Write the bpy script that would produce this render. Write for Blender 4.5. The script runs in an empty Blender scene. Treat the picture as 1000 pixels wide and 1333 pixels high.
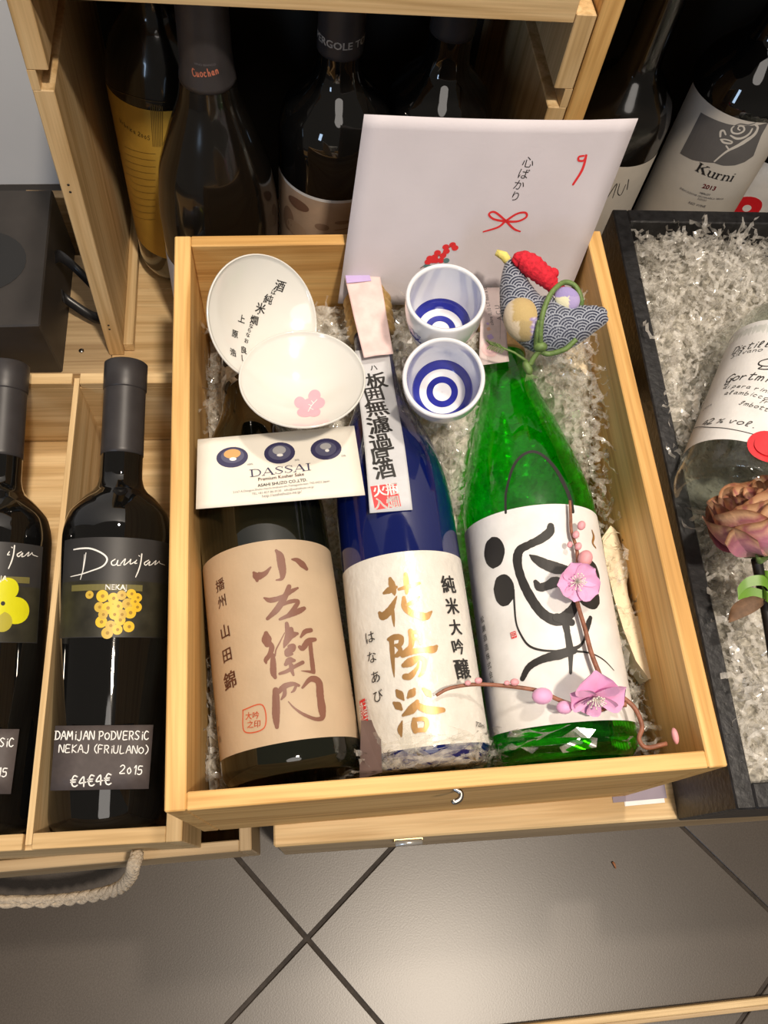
import bpy, bmesh, math, random
import numpy as np
from mathutils import Vector, Matrix

SC = bpy.context.scene
COL = SC.collection
# ---------------- camera, world, lights, exposure ----------------
cam_d = bpy.data.cameras.new('camera'); cam = bpy.data.objects.new('camera', cam_d); COL.objects.link(cam)
MR = Matrix(((0.993522, 0.046742, -0.103584), (-0.084475, 0.913473, -0.398034), (0.076016, 0.404206, 0.911504)))
cam.matrix_world = Matrix.Translation((0, 0, 0.79)) @ MR.to_4x4()
cam_d.sensor_fit = 'VERTICAL'; cam_d.sensor_height = 24.0; cam_d.lens = 1100/1333*24.0
cam_d.clip_start = 0.02; cam_d.clip_end = 30
SC.camera = cam
w = bpy.data.worlds.new('world'); SC.world = w; w.use_nodes = True
w.node_tree.nodes['Background'].inputs[0].default_value = (1.0, 0.88, 0.74, 1)
w.node_tree.nodes['Background'].inputs[1].default_value = 0.09
def area(name, loc, target, size, energy, color, size_y=None, spread=180):
    d = bpy.data.lights.new(name, 'AREA'); d.energy = energy; d.color = color; d.size = size
    if size_y: d.shape = 'RECTANGLE'; d.size_y = size_y
    else: d.shape = 'DISK'
    d.spread = math.radians(spread)
    o = bpy.data.objects.new(name, d); COL.objects.link(o); o.location = loc
    o.rotation_euler = (Vector(target)-Vector(loc)).to_track_quat('-Z', 'Y').to_euler()
    return o
area('ceiling_spot', (0.38, -0.38, 2.35), (0.1, 0.2, 0.2), 0.14, 30, (1.0, 0.86, 0.70))
area('ceiling_spot_two', (0.36, 0.66, 2.38), (0.1, 0.2, 0.2), 0.12, 14, (1.0, 0.88, 0.74))
area('top_fill', (0.2, -0.9, 2.3), (0.05, 0.3, 0.2), 0.9, 4.5, (1.0, 0.92, 0.84))  # added fill from above, not a known ceiling fitting
area('shop_window', (-1.6, -1.9, 1.3), (0, 0.2, 0.2), 0.3, 9, (0.55, 0.74, 1.0), 1.0)
SC.view_settings.view_transform = 'Standard'; SC.view_settings.look = 'None'
SC.view_settings.gamma = 1.0; SC.view_settings.use_curve_mapping = False
SC.view_settings.exposure = 0.36
SC.cycles.max_bounces = 12; SC.cycles.transparent_max_bounces = 28; SC.cycles.transmission_bounces = 8
SC.cycles.glossy_bounces = 4; SC.cycles.diffuse_bounces = 4
SC.cycles.caustics_reflective = False; SC.cycles.caustics_refractive = False
SC.cycles.sample_clamp_indirect = 4.0

# ---- shared measurements (cm), frames and profiles ----
def vn(a):
    l = math.sqrt(sum(c*c for c in a)); return tuple(c/l for c in a)
def vdot(a, b): return sum(x*y for x, y in zip(a, b))
def vcross(a, b): return (a[1]*b[2]-a[2]*b[1], a[2]*b[0]-a[0]*b[2], a[0]*b[1]-a[1]*b[0])
def frame(o, axis, front, roll=0.0):
    """frame whose local z runs along axis and whose local -y looks towards front"""
    z = vn(axis); d = vdot(front, z)
    y = vn(tuple(-(front[i]-d*z[i]) for i in range(3))); x = vcross(y, z)
    c, s = math.cos(math.radians(roll)), math.sin(math.radians(roll))
    x2 = tuple(c*x[i]+s*y[i] for i in range(3)); y2 = tuple(c*y[i]-s*x[i] for i in range(3))
    return dict(o=tuple(o), x=x2, y=y2, z=z)
def to_world(F, p): return tuple(F['o'][i]+F['x'][i]*p[0]+F['y'][i]*p[1]+F['z'][i]*p[2] for i in range(3))
def smooth_profile(pts):
    """(z, r) knots -> function r(z), monotone cubic through the knots"""
    zs = [p[0] for p in pts]; rs = [p[1] for p in pts]; n = len(pts)
    d = [(rs[i+1]-rs[i])/(zs[i+1]-zs[i]) for i in range(n-1)]
    m = [d[0]]+[0.0 if d[i-1]*d[i] <= 0 else 2*d[i-1]*d[i]/(d[i-1]+d[i]) for i in range(1, n-1)]+[d[-1]]
    def r(z):
        if z <= zs[0]: return rs[0]
        if z >= zs[-1]: return rs[-1]
        i = max(k for k in range(n-1) if zs[k] <= z); h = zs[i+1]-zs[i]; t = (z-zs[i])/h
        return ((2*t**3-3*t*t+1)*rs[i]+(t**3-2*t*t+t)*h*m[i]+(-2*t**3+3*t*t)*rs[i+1]+(t**3-t*t)*h*m[i+1])
    return r
UPL = (0.03379, 0.06301, 0.99744)                    # the back row of crates leans a little
def upright(x, y, z):                                # from the leaning frame to the room
    X = (0.99943, 0.0, -0.03386); Y = (-0.00213, 0.99801, -0.06298)
    return tuple(X[i]*x+Y[i]*y+UPL[i]*z+(79.0 if i == 2 else 0) for i in range(3))
def upframe(x, y, z): 
    return dict(o=upright(x, y, z), x=(0.99943, 0.0, -0.03386), y=(-0.00213, 0.99801, -0.06298), z=UPL)
UPV = (0, 0, 1)
PROF = dict(
    brown=[(0.0,3.65),(0.5,3.98),(1.0,4.03),(16.0,4.03),(18.5,3.85),(21.5,3.0),(24.5,1.8),(26.5,1.45),(30,1.35)],
    blue=[(0.0,3.3),(0.5,3.6),(1.0,3.7),(15.5,3.7),(18.2,3.5),(21,2.75),(23.6,1.75),(26.4,1.3),(32.2,1.25)],
    green=[(0.0,3.8),(0.5,4.2),(1.0,4.28),(15.3,4.28),(18.6,3.75),(21.5,2.95),(24.5,2.0),(27,1.45),(32.0,1.35)],
    wine=[(0.0,3.5),(0.4,3.75),(1.0,3.85),(19.6,3.85),(21.3,3.55),(22.6,2.6),(23.4,1.75),(24.4,1.5),(33.0,1.45)],
    burgundy=[(0.0,4.0),(0.6,4.3),(1.2,4.4),(12.0,4.4),(15.5,4.05),(19.0,3.0),(22.0,1.95),(25,1.6),(31.0,1.5)],
    tall=[(0.0,4.0),(0.5,4.3),(1.0,4.4),(20.6,4.4),(22.4,3.9),(24.2,2.6),(25.4,1.7),(26.6,1.5),(32.0,1.45)],
    bordeaux=[(0.0,3.7),(0.5,4.0),(1.0,4.1),(17.8,4.1),(19.6,3.7),(21.2,2.5),(22.2,1.7),(23.4,1.5),(31.0,1.45)],
    broad=[(0.0,3.6),(0.5,3.95),(1.0,4.05),(17.5,4.05),(19.8,3.6),(21.8,2.5),(23.0,1.7),(24.2,1.5),(31.0,1.45)],
    grappa=[(0.0,3.6),(0.5,3.9),(1.0,4.0),(12.5,4.0),(15.0,3.8),(17.0,2.6),(19,1.7),(20,1.5),(26.0,1.5)],
)
RAD = {k: smooth_profile(v) for k, v in PROF.items()}
FR = dict(
    brown=frame((-0.8,5.7,28.5), (-0.085,1,0.0), UPV, 0),
    blue=frame((6.8,5.6,29.3), (-0.035,1,0.04), UPV, 0),
    green=frame((15.05,5.4,28.8), (0.0,1,0.035), UPV, 0),
    wine1=frame((-13.95,5.1,16.3), (0.054,1,0.235), UPV, 0),
    wine2=frame((-22.6,5.3,16.3), (0.054,1,0.235), UPV, 0),
    card=frame((-0.75,22.4,34.0), (0,0,1), (0.0,-1,0), 0),
    yellow=upframe(-6.7,57.8,-59.0), cuchon=upframe(-3.0,50.4,-59.0), pergole=upframe(5.6,52.4,-59.0),
    dark3=upframe(13.2,54.0,-59.0), kurni=upframe(38.9,58.4,-61.5), mu=upframe(29.4,58.4,-61.5), red=upframe(47.2,63.0,-61.5),
    grappa=frame((28.7,20.7,29.6), (0.52,0.85,0.02), (-0.15,-0.2,1), 0),
    dish1=frame((-2.3,32.9,34.6), (0.54,-0.42,0.73), (0,-1,-.5), 0),
    dish2=frame((0.75,26.9,34.9), (0.0,0.14,.99), (0,-1,0), 0),
    cup1=frame((9.75,31.9,34.2), (-0.05,-0.06,1), (0,-1,0), 0),
    cup2=frame((9.5,27.7,33.7), (-0.14,-0.30,0.93), (0,-1,0), 0),
    env=frame((13.6,38.62,34.2), (0,-1,0.34), (0,-0.34,-1), 0),
)

DISH1 = (3.85, 1.7); DISH2 = (3.65, 2.0)              # radius and depth of the two dishes
def dish_h(D, r): return 0.30 + (D[1]-0.30)*(min(r, D[0])/D[0])**2.0

PRINTS = {
 'green_label': [
  ('stroke','k',[(-0.006,13.188,0.405),(-0.143,12.809,0.551),(-0.733,12.413,0.55),(-1.442,12.162,0.476),(-2.057,11.912,0.55),(-2.278,11.246,0.549),(-2.2,10.288,0.508),(-1.882,9.147,0.539),(-1.377,8.082,0.569),(-0.806,7.561,0.636),(-0.234,7.508,0.706),(0.361,7.922,0.603),(0.769,8.44,0.446)]),
  ('dot','k',(-3.732,12.217,0.766,0.98,0)),
  ('dot','k',(-3.399,9.771,0.718,0.981,0)),
  ('dot','k',(2.359,10.301,0.65,0.823,0)),
  ('dot','k',(1.762,8.847,0.832,0.785,0)),
  ('stroke','k',[(-2.741,9.628,0.119),(-2.829,8.725,0.118),(-2.876,7.674,0.103),(-2.677,6.886,0.116),(-2.316,6.23,0.13),(-1.638,5.86,0.129),(-0.668,5.684,0.128),(-0.096,5.665,0.171)]),
  ('stroke','k',[(-1.491,11.519,0.09),(-1.204,11.238,0.455),(-0.673,10.825,0.652),(-0.044,10.539,0.723),(0.487,10.471,0.452)]),
  ('stroke','k',[(-1.405,9.866,0.252),(-1.21,9.499,0.503),(-0.718,9.561,0.538),(-0.327,9.708,0.646),(0.125,9.709,0.467)]),
  ('stroke','k',[(-0.1,7.424,0.494),(-0.074,6.684,0.351),(-0.072,5.808,0.419),(-0.123,5.235,0.26),(-0.259,4.417,0.156)]),
  ('stroke','k',[(0.128,5.68,0.436),(-0.698,5.5,0.557),(-1.717,5.336,0.418),(-2.499,5.025,0.385),(-2.975,4.459,0.315)]),
  ('stroke','k',[(0.192,5.618,0.143),(1.107,5.475,0.086),(1.931,5.123,0.072),(2.689,4.536,0.043)]),
  ('stroke','k',[(0.062,5.727,0.261),(0.549,5.922,0.172),(0.915,6.352,0.144),(1.262,7.091,0.319),(1.534,7.546,0.25)]),
  ('stroke','k',[(-0.51,7.606,0.53),(0.252,7.286,0.459)]),
  ('stroke','gold',[(3.082,13.165,0.077),(3.159,12.768,0.186),(2.896,12.306,0.154),(3.15,12.028,0.092)]),
  ('txt','k',('松',-5.532,8.526,0.399,0.0,6)),
  ('txt','k',('瀬',-5.498,7.951,0.397,0.0,6)),
  ('txt','k',('酒',-5.465,7.381,0.395,0.0,6)),
  ('txt','k',('造',-5.432,6.816,0.393,0.0,6)),
  ('txt','k',('株',-5.4,6.257,0.391,0.0,6)),
  ('txt','k',('式',-5.369,5.703,0.389,0.0,6)),
  ('txt','k',('会',-5.339,5.154,0.388,0.0,6)),
  ('txt','k',('社',-5.309,4.61,0.386,0.0,6)),
  ('rect','red',(-3.128,7.007,0.351,0.381,6)),
  ('txt','w',('印',-3.128,7.007,0.293,0.01,6)),
 ],
 'green_loop': [
  ('stroke','k',[(-2.553,14.452,0.154),(-2.462,15.194,0.154),(-2.287,15.919,0.155),(-1.654,17.328,0.188),(-0.954,18.108,0.189),(-0.197,18.343,0.221),(0.452,17.932,0.252),(1.013,16.994,0.282),(1.379,15.836,0.31),(1.607,14.923,0.309),(1.609,14.174,0.307)]),
 ],
 'brown_label': [
  ('stroke','br',[(0.604,12.453,0.189),(0.781,12.119,0.458),(0.809,11.567,0.483),(0.815,11.063,0.401),(0.701,10.687,0.213),(0.387,10.631,0.08)]),
  ('stroke','br',[(-0.836,11.3,0.16),(-0.659,11.049,0.479),(-0.222,11.112,0.32),(0.164,11.456,0.107)]),
  ('stroke','br',[(-0.726,11.063,0.293),(-0.691,10.772,0.186)]),
  ('stroke','br',[(1.475,11.865,0.108),(1.79,11.813,0.325),(2.105,11.565,0.435),(2.338,11.32,0.272)]),
  ('stroke','br',[(-0.413,9.666,0.105),(-0.066,9.47,0.316),(0.565,9.572,0.264),(1.215,9.906,0.239),(1.592,10.082,0.134)]),
  ('stroke','br',[(1.087,10.194,0.266),(0.766,9.582,0.343),(0.218,8.877,0.367),(-0.359,8.417,0.208)]),
  ('stroke','br',[(0.407,9.033,0.131),(0.994,9.259,0.238),(1.493,9.266,0.239),(1.215,8.858,0.264),(0.813,8.47,0.21)]),
  ('stroke','br',[(0.316,8.275,0.156),(0.893,8.464,0.288),(1.469,8.682,0.343),(1.823,8.845,0.239)]),
  ('stroke','br',[(-0.542,7.593,0.259),(-0.551,7.259,0.559),(-0.528,6.965,0.386)]),
  ('stroke','br',[(-0.396,6.986,0.258),(-0.318,6.729,0.308),(-0.469,6.358,0.299),(-0.716,6.098,0.256),(-0.726,5.903,0.102)]),
  ('stroke','br',[(-0.305,6.286,0.213),(-0.354,5.769,0.34),(-0.392,5.299,0.339),(-0.327,5.021,0.194)]),
  ('stroke','br',[(0.481,7.461,0.052),(0.135,6.924,0.077),(-0.101,6.56,0.086),(-0.197,6.224,0.085)]),
  ('stroke','br',[(0.664,7.992,0.217),(0.675,7.62,0.303),(0.728,7.345,0.476)]),
  ('stroke','br',[(0.876,7.647,0.26),(0.836,7.335,0.476),(1.196,7.353,0.174)]),
  ('stroke','br',[(0.689,7.214,0.475),(0.474,6.88,0.301),(0.34,6.63,0.086)]),
  ('stroke','br',[(0.66,6.637,0.258),(0.882,6.66,0.258),(0.853,6.441,0.215),(0.542,6.385,0.386),(0.472,6.172,0.214),(0.736,6.209,0.171)]),
  ('stroke','br',[(0.324,5.666,0.213),(0.561,5.855,0.384),(0.817,5.827,0.188)]),
  ('stroke','br',[(-0.065,5.193,0.152),(0.317,5.267,0.212),(0.772,5.474,0.213),(1.284,5.679,0.223)]),
  ('stroke','br',[(0.614,5.587,0.255),(0.618,5.282,0.212),(0.67,5.016,0.127)]),
  ('stroke','br',[(1.372,7.141,0.13),(1.672,7.447,0.279),(2.053,7.536,0.263)]),
  ('stroke','br',[(1.225,6.567,0.216),(1.397,6.49,0.302),(1.781,6.88,0.348),(2.248,6.993,0.219)]),
  ('stroke','br',[(1.896,6.833,0.261),(1.864,6.207,0.26),(1.846,5.542,0.284),(1.831,5.126,0.283)]),
  ('stroke','br',[(1.87,5.068,0.171),(1.573,5.137,0.145),(1.131,5.21,0.034)]),
  ('stroke','br',[(-0.388,4.333,0.328),(-0.445,3.646,0.426),(-0.526,2.972,0.423),(-0.55,2.356,0.223)]),
  ('stroke','br',[(-0.278,4.187,0.252),(0.134,4.466,0.328),(0.587,4.534,0.228),(0.893,4.41,0.152)]),
  ('stroke','br',[(0.116,4.316,0.177),(0.053,4.007,0.226),(-0.138,3.784,0.1)]),
  ('stroke','br',[(0.774,4.487,0.152),(0.606,4.186,0.152),(0.44,4.079,0.076)]),
  ('stroke','br',[(1.069,4.265,0.127),(1.604,4.704,0.307),(2.08,4.529,0.436),(2.059,3.753,0.459),(2.053,2.986,0.481),(1.982,2.546,0.277),(1.556,2.511,0.201),(0.939,2.82,0.175),(0.483,3.226,0.1),(0.216,3.603,0.05)]),
  ('txt','k2',('播',-3.184,11.225,0.703,0.01,3)),
  ('txt','k2',('州',-3.167,10.191,0.698,0.01,3)),
  ('txt','k2',('山',-3.146,8.37,0.767,0.02,4)),
  ('txt','k2',('田',-3.17,6.976,0.758,0.02,4)),
  ('txt','k2',('錦',-3.166,5.526,0.93,0.02,4)),
  ('txt','k2',('山',5.966,11.659,0.607,0.015,7)),
  ('txt','k2',('廃',5.989,10.323,0.744,0.005,7)),
  ('txt','k2',('純',5.989,8.775,0.707,0.01,7)),
  ('txt','k2',('米',5.965,7.355,0.671,0.01,7)),
  ('txt','k2',('酒',5.988,6.01,0.748,0.005,7)),
  ('txt','k2',('日',-5.175,3.892,0.315,0,5)),
  ('txt','k2',('本',-5.02,3.246,0.313,0,5)),
  ('txt','k2',('酒',-4.931,2.635,0.337,0,5)),
  ('stroke','red2',[(-2.401,3.657,0.063),(-2.427,2.497,0.063),(-1.232,2.45,0.062),(-1.192,3.664,0.063),(-2.401,3.657,0.063)]),
  ('txt','red2',('大吟',-1.85,3.24,0.376,0.01,-8)),
  ('txt','red2',('之印',-1.822,2.772,0.374,0.01,-8)),
  ('stroke','k2',[(5.4,4.604,0.081),(5.982,4.893,0.082),(5.952,4.569,0.055)]),
  ('stroke','k2',[(5.313,4.314,0.081),(5.988,4.619,0.082),(5.956,4.295,0.055)]),
  ('stroke','k2',[(5.235,4.029,0.081),(5.983,3.871,0.082),(5.97,3.958,0.055)]),
 ],
 'blue_label': [
  ('stroke','gold',[(-1.262,10.39,0.219),(-1.195,10.013,0.4),(-1.126,9.547,0.261),(-1.117,9.379,0.072)]),
  ('stroke','gold',[(-1.727,9.627,0.174),(-1.382,9.73,0.399),(-0.956,9.835,0.174)]),
  ('stroke','gold',[(-1.01,9.286,0.072),(-1.259,8.896,0.288),(-1.531,8.537,0.461),(-1.952,8.304,0.461),(-2.142,8.539,0.217)]),
  ('stroke','gold',[(-1.341,8.538,0.216),(-1.353,8.023,0.186),(-1.362,7.598,0.057)]),
  ('stroke','gold',[(-0.343,10.506,0.248),(-0.368,9.962,0.334),(-0.424,9.403,0.173)]),
  ('stroke','gold',[(-0.827,9.685,0.174),(-0.157,9.786,0.261),(0.377,9.908,0.16)]),
  ('stroke','gold',[(-0.616,9.151,0.216),(-0.629,8.645,0.373),(-0.386,8.28,0.372),(0.02,8.066,0.415),(0.481,7.942,0.444),(0.861,8.205,0.115)]),
  ('stroke','gold',[(0.269,9.108,0.101),(-0.056,8.875,0.245),(-0.513,8.704,0.172)]),
  ('stroke','gold',[(-1.773,6.932,0.214),(-1.387,6.983,0.355),(-1.046,6.89,0.284),(-1.15,6.531,0.283),(-1.482,6.53,0.128)]),
  ('stroke','gold',[(-1.406,6.538,0.156),(-1.171,6.247,0.254),(-1.352,5.976,0.282),(-1.609,5.95,0.113)]),
  ('stroke','gold',[(-1.608,6.9,0.299),(-1.657,6.045,0.269),(-1.695,5.339,0.183),(-1.706,4.791,0.042)]),
  ('stroke','gold',[(-0.489,7.194,0.284),(-0.479,6.721,0.326),(-0.603,6.306,0.282),(-1.03,6.046,0.211)]),
  ('stroke','gold',[(-0.498,7.122,0.17),(-0.009,7.03,0.241),(-0.014,6.452,0.24)]),
  ('stroke','gold',[(-0.514,6.726,0.17),(-0.017,6.698,0.142)]),
  ('stroke','gold',[(-1.069,5.909,0.31),(-0.639,6.025,0.366),(0.005,6.056,0.254),(0.622,6.042,0.424),(0.873,6.209,0.17)]),
  ('stroke','gold',[(-1.084,5.343,0.28),(-0.711,5.465,0.491),(-0.192,5.649,0.239),(0.065,5.445,0.253),(-0.08,4.895,0.251),(-0.325,4.642,0.111)]),
  ('stroke','gold',[(-1.093,4.711,0.349),(-0.809,4.705,0.363),(-0.409,5.073,0.182),(-0.259,5.408,0.098)]),
  ('stroke','gold',[(-1.654,4.034,0.167),(-1.502,3.781,0.43),(-1.324,3.477,0.097)]),
  ('stroke','gold',[(-1.896,3.404,0.167),(-1.687,3.212,0.429),(-1.516,3.0,0.166)]),
  ('stroke','gold',[(-1.555,2.373,0.069),(-1.726,1.961,0.302),(-1.702,1.589,0.096)]),
  ('stroke','gold',[(-1.084,3.565,0.138),(-0.845,3.772,0.443),(-0.681,3.957,0.166)]),
  ('stroke','gold',[(-0.209,3.933,0.139),(0.035,3.665,0.346),(0.151,3.481,0.111)]),
  ('stroke','gold',[(-0.607,3.293,0.207),(-0.934,2.927,0.482),(-1.466,2.665,0.151)]),
  ('stroke','gold',[(-0.693,3.167,0.276),(-0.349,2.886,0.385),(0.187,2.726,0.412),(0.721,2.693,0.276)]),
  ('stroke','gold',[(-0.901,2.38,0.205),(-0.931,2.048,0.342),(-0.915,1.744,0.273)]),
  ('stroke','gold',[(-0.905,2.347,0.205),(-0.357,2.311,0.246),(-0.257,2.03,0.246),(-0.437,1.716,0.204)]),
  ('stroke','gold',[(-0.945,1.781,0.245),(-0.432,1.749,0.232)]),
  ('txt','k',('純',2.271,9.877,0.989,0.03,6)),
  ('txt','k',('米',2.309,8.569,0.919,0.03,6)),
  ('txt','k',('大',2.31,7.314,0.849,0.03,6)),
  ('txt','k',('吟',2.287,6.172,0.842,0.03,6)),
  ('txt','k',('醸',2.387,4.919,1.074,0.03,6)),
  ('txt','k',('は',-2.924,7.304,0.665,0.0,4)),
  ('txt','k',('な',-2.953,6.164,0.659,0.0,4)),
  ('txt','k',('あ',-2.847,5.015,0.653,0.0,4)),
  ('txt','k',('び',-2.81,3.959,0.647,0.0,4)),
  ('rect','red',(-4.175,3.39,0.657,1.255,4)),
  ('txt','w',('埼玉',-4.121,3.632,0.508,0.01,4)),
  ('txt','w',('羽生',-4.233,3.135,0.507,0.01,4)),
  ('txt','k',('720ml',3.222,1.82,0.266,0.005,-6)),
 ],
 'blue_strip': [
  ('txt','k',('ハ',-0.351,25.552,0.467,0.03,5)),
  ('txt','k',('板',-0.307,24.475,1.252,0.035,6)),
  ('txt','k',('囲',-0.609,23.301,1.182,0.035,6)),
  ('txt','k',('無',-0.631,22.016,1.321,0.035,6)),
  ('txt','k',('濾',-0.695,20.548,1.347,0.035,6)),
  ('txt','k',('過',-0.774,19.13,1.273,0.035,6)),
  ('txt','k',('原',-0.918,18.123,1.133,0.035,6)),
  ('txt','k',('酒',-0.822,17.168,1.199,0.035,6)),
  ('rect','red',(-0.94,15.377,1.575,1.526,4)),
  ('txt','w',('瓶',-0.489,15.811,0.741,0.02,4)),
  ('txt','w',('燗',-0.567,14.959,0.737,0.02,4)),
  ('txt','w',('火',-1.266,15.78,0.715,0.02,4)),
  ('txt','w',('入',-1.338,14.943,0.711,0.02,4)),
 ],
 'green_tax': [
  ('txt','gr',('oltre 0,10 LT fino a 0,',-1.014,30.675,0.252,0.0,92)),
  ('txt','gr',('A C U',-0.404,30.077,0.328,0.0,92)),
  ('rect','lil',(-1.226,28.128,0.381,0.381,25)),
  ('rect','or',(-1.265,28.779,0.249,0.249,25)),
  ('rect','lil',(-1.278,29.202,0.173,0.173,20)),
  ('dot','pk',(-1.397,27.081,0.538,0.63,0)),
  ('dot','pk2',(-1.397,27.081,0.327,0.382,0)),
  ('stroke','gr',[(0.018,32.065,0.02),(-0.577,27.904,0.019)]),
 ],
 'wine_label': [
  ('stroke','w',[(-2.344,18.488,0.088),(-1.707,18.518,0.113),(-0.985,18.482,0.113),(-0.324,18.238,0.113),(0.121,17.92,0.112),(0.196,17.606,0.112),(-0.09,17.23,0.1),(-0.77,16.965,0.087),(-1.592,16.746,0.075),(-2.512,16.637,0.05)]),
  ('stroke','w',[(-1.273,18.203,0.05),(-1.325,17.638,0.063),(-1.431,17.014,0.075),(-1.599,16.396,0.05)]),
  ('stroke','w',[(-1.381,18.082,0.038),(-1.404,17.516,0.05),(-1.457,16.953,0.037)]),
  ('stroke','w',[(0.729,17.739,0.063),(0.499,17.546,0.075),(0.568,17.334,0.075),(0.804,17.388,0.063),(0.911,17.681,0.063),(0.878,17.34,0.063),(1.105,17.347,0.063)]),
  ('stroke','w',[(1.101,17.435,0.063),(1.388,17.787,0.063),(1.31,17.354,0.063),(1.64,17.621,0.063),(1.758,17.78,0.05),(1.722,17.448,0.063),(2.08,17.647,0.063)]),
  ('stroke','w',[(2.14,17.74,0.063),(2.021,17.516,0.063),(2.175,17.526,0.051)]),
  ('stroke','w',[(2.283,18.069,0.051),(2.338,18.022,0.063)]),
  ('stroke','w',[(2.493,18.187,0.089),(2.438,17.569,0.089),(2.301,17.026,0.088),(2.125,16.572,0.063)]),
  ('stroke','w',[(3.035,17.81,0.064),(2.712,17.59,0.076),(2.832,17.446,0.076),(3.145,17.73,0.064),(3.066,17.466,0.064),(3.279,17.511,0.051)]),
  ('stroke','w',[(3.309,17.539,0.051),(3.677,17.834,0.064),(3.572,17.538,0.051),(3.916,17.768,0.052),(3.988,17.841,0.052),(4.074,17.694,0.052),(4.651,17.628,0.039)]),
  ('rect','olv',(0.158,15.832,4.965,0.422,0)),
  ('txt','w',('NEKAJ',0.874,15.788,0.348,0.02,0)),
  ('dot','gy2',(-0.852,15.337,0.284,0.273,0)),
  ('dot','gy',(0.017,15.237,0.395,0.409,0)),
  ('dot','gy',(0.727,15.091,0.355,0.372,0)),
  ('dot','gy2',(1.252,15.31,0.314,0.323,0)),
  ('dot','gy',(1.883,15.417,0.33,0.325,0)),
  ('dot','gy',(2.315,15.184,0.322,0.301,0)),
  ('dot','gy2',(-0.141,14.498,0.338,0.345,0)),
  ('dot','gy',(0.402,14.434,0.39,0.407,0)),
  ('dot','gy',(1.046,14.562,0.334,0.346,0)),
  ('dot','gy2',(1.664,14.736,0.373,0.373,0)),
  ('dot','gy',(2.303,14.532,0.348,0.325,0)),
  ('dot','gy',(0.027,13.515,0.381,0.392,0)),
  ('dot','gy2',(0.631,13.268,0.329,0.343,0)),
  ('dot','gy',(1.205,13.639,0.359,0.369,0)),
  ('dot','gy',(1.849,14.145,0.405,0.397,0)),
  ('dot','gy2',(1.308,14.01,0.338,0.346,0)),
  ('dot','gy',(1.803,13.204,0.376,0.37,0)),
  ('dot','gy',(1.067,13.0,0.332,0.343,0)),
  ('dot','gy2',(0.442,12.78,0.376,0.391,0)),
  ('dot','gy',(0.834,14.005,0.331,0.345,0)),
  ('dot','gy',(2.132,14.901,0.313,0.3,0)),
  ('dot','gy2',(0.124,14.004,0.309,0.32,0)),
  ('dot','gy3',(-0.826,15.336,0.086,0.082,0)),
  ('dot','gy3',(0.042,15.237,0.119,0.123,0)),
  ('dot','gy3',(0.751,15.091,0.106,0.111,0)),
  ('dot','gy3',(1.276,15.311,0.094,0.097,0)),
  ('dot','gy3',(1.908,15.418,0.098,0.097,0)),
  ('dot','gy3',(2.341,15.185,0.095,0.09,0)),
  ('dot','gy3',(-0.117,14.498,0.102,0.103,0)),
  ('dot','gy3',(0.425,14.434,0.117,0.122,0)),
  ('dot','gy3',(1.07,14.563,0.1,0.104,0)),
  ('dot','gy3',(1.689,14.737,0.111,0.112,0)),
  ('dot','gy3',(2.33,14.533,0.103,0.097,0)),
  ('dot','gy3',(0.051,13.515,0.115,0.118,0)),
  ('dot','gy3',(0.655,13.268,0.099,0.103,0)),
  ('dot','gy3',(1.229,13.639,0.107,0.111,0)),
  ('dot','gy3',(1.874,14.145,0.12,0.119,0)),
  ('dot','gy3',(1.332,14.011,0.101,0.104,0)),
  ('dot','gy3',(1.828,13.204,0.112,0.111,0)),
  ('dot','gy3',(1.091,13.0,0.099,0.103,0)),
  ('dot','gy3',(0.465,12.78,0.113,0.117,0)),
  ('dot','gy3',(0.858,14.005,0.099,0.103,0)),
  ('dot','gy3',(2.158,14.902,0.093,0.09,0)),
  ('dot','gy3',(0.148,14.004,0.093,0.096,0)),
 ],
 'price_card': [
  ('hand','w',('DAMiJAN PODVERSiC',0.466,6.167,5.978,0.528,-1)),
  ('hand','w',('NEKAJ (FRiULANO)',0.589,5.306,5.627,0.479,-2)),
  ('hand','w',('2015',2.438,3.976,1.482,0.526,-4)),
  ('hand','w',('€4€4€',-0.097,3.378,2.555,0.665,3)),
  ('corners','c',[(-2.547,6.827),(3.707,6.775),(3.551,2.758),(-2.637,2.789)]),
 ],
 'wine2_label': [
  ('stroke','w',[(2.318,18.602,0.063),(2.214,18.38,0.063),(2.355,18.39,0.05)]),
  ('stroke','w',[(2.44,18.928,0.05),(2.492,18.882,0.063)]),
  ('stroke','w',[(2.627,19.047,0.088),(2.594,18.435,0.088),(2.484,17.896,0.088),(2.334,17.445,0.062)]),
  ('stroke','w',[(3.124,18.674,0.063),(2.842,18.456,0.076),(2.954,18.314,0.076),(3.223,18.595,0.063),(3.161,18.334,0.063),(3.347,18.378,0.051)]),
  ('stroke','w',[(3.373,18.406,0.051),(3.679,18.695,0.064),(3.599,18.404,0.051),(3.881,18.628,0.051),(3.937,18.699,0.051),(4.012,18.553,0.051),(4.461,18.477,0.039)]),
  ('rect','olv',(2.809,16.712,2.129,0.426,2)),
  ('txt','w',('KAPLJA',1.519,16.718,0.346,0.02,0)),
  ('dot','gy4',(2.365,16.085,0.74,0.745,0)),
  ('dot','gy4',(2.976,14.649,1.029,0.918,0)),
  ('dot','gy5',(2.162,13.858,0.654,0.673,0)),
  ('dot','gy4',(1.628,15.069,0.803,0.859,0)),
  ('dot','k',(2.138,15.085,0.139,0.148,0)),
 ],
 'price_card2': [
  ('hand','w',('DAMiJAN PODVERSiC',0.645,6.244,5.892,0.521,-3)),
  ('hand','w',('2015',2.611,4.289,1.462,0.519,-4)),
  ('hand','w',('KAPLJA',0.485,5.356,3.538,0.472,-3)),
  ('corners','c',[(-2.265,7.065),(3.869,6.921),(3.593,2.911),(-2.259,3.05)]),
 ],
 'env_print': [
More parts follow.
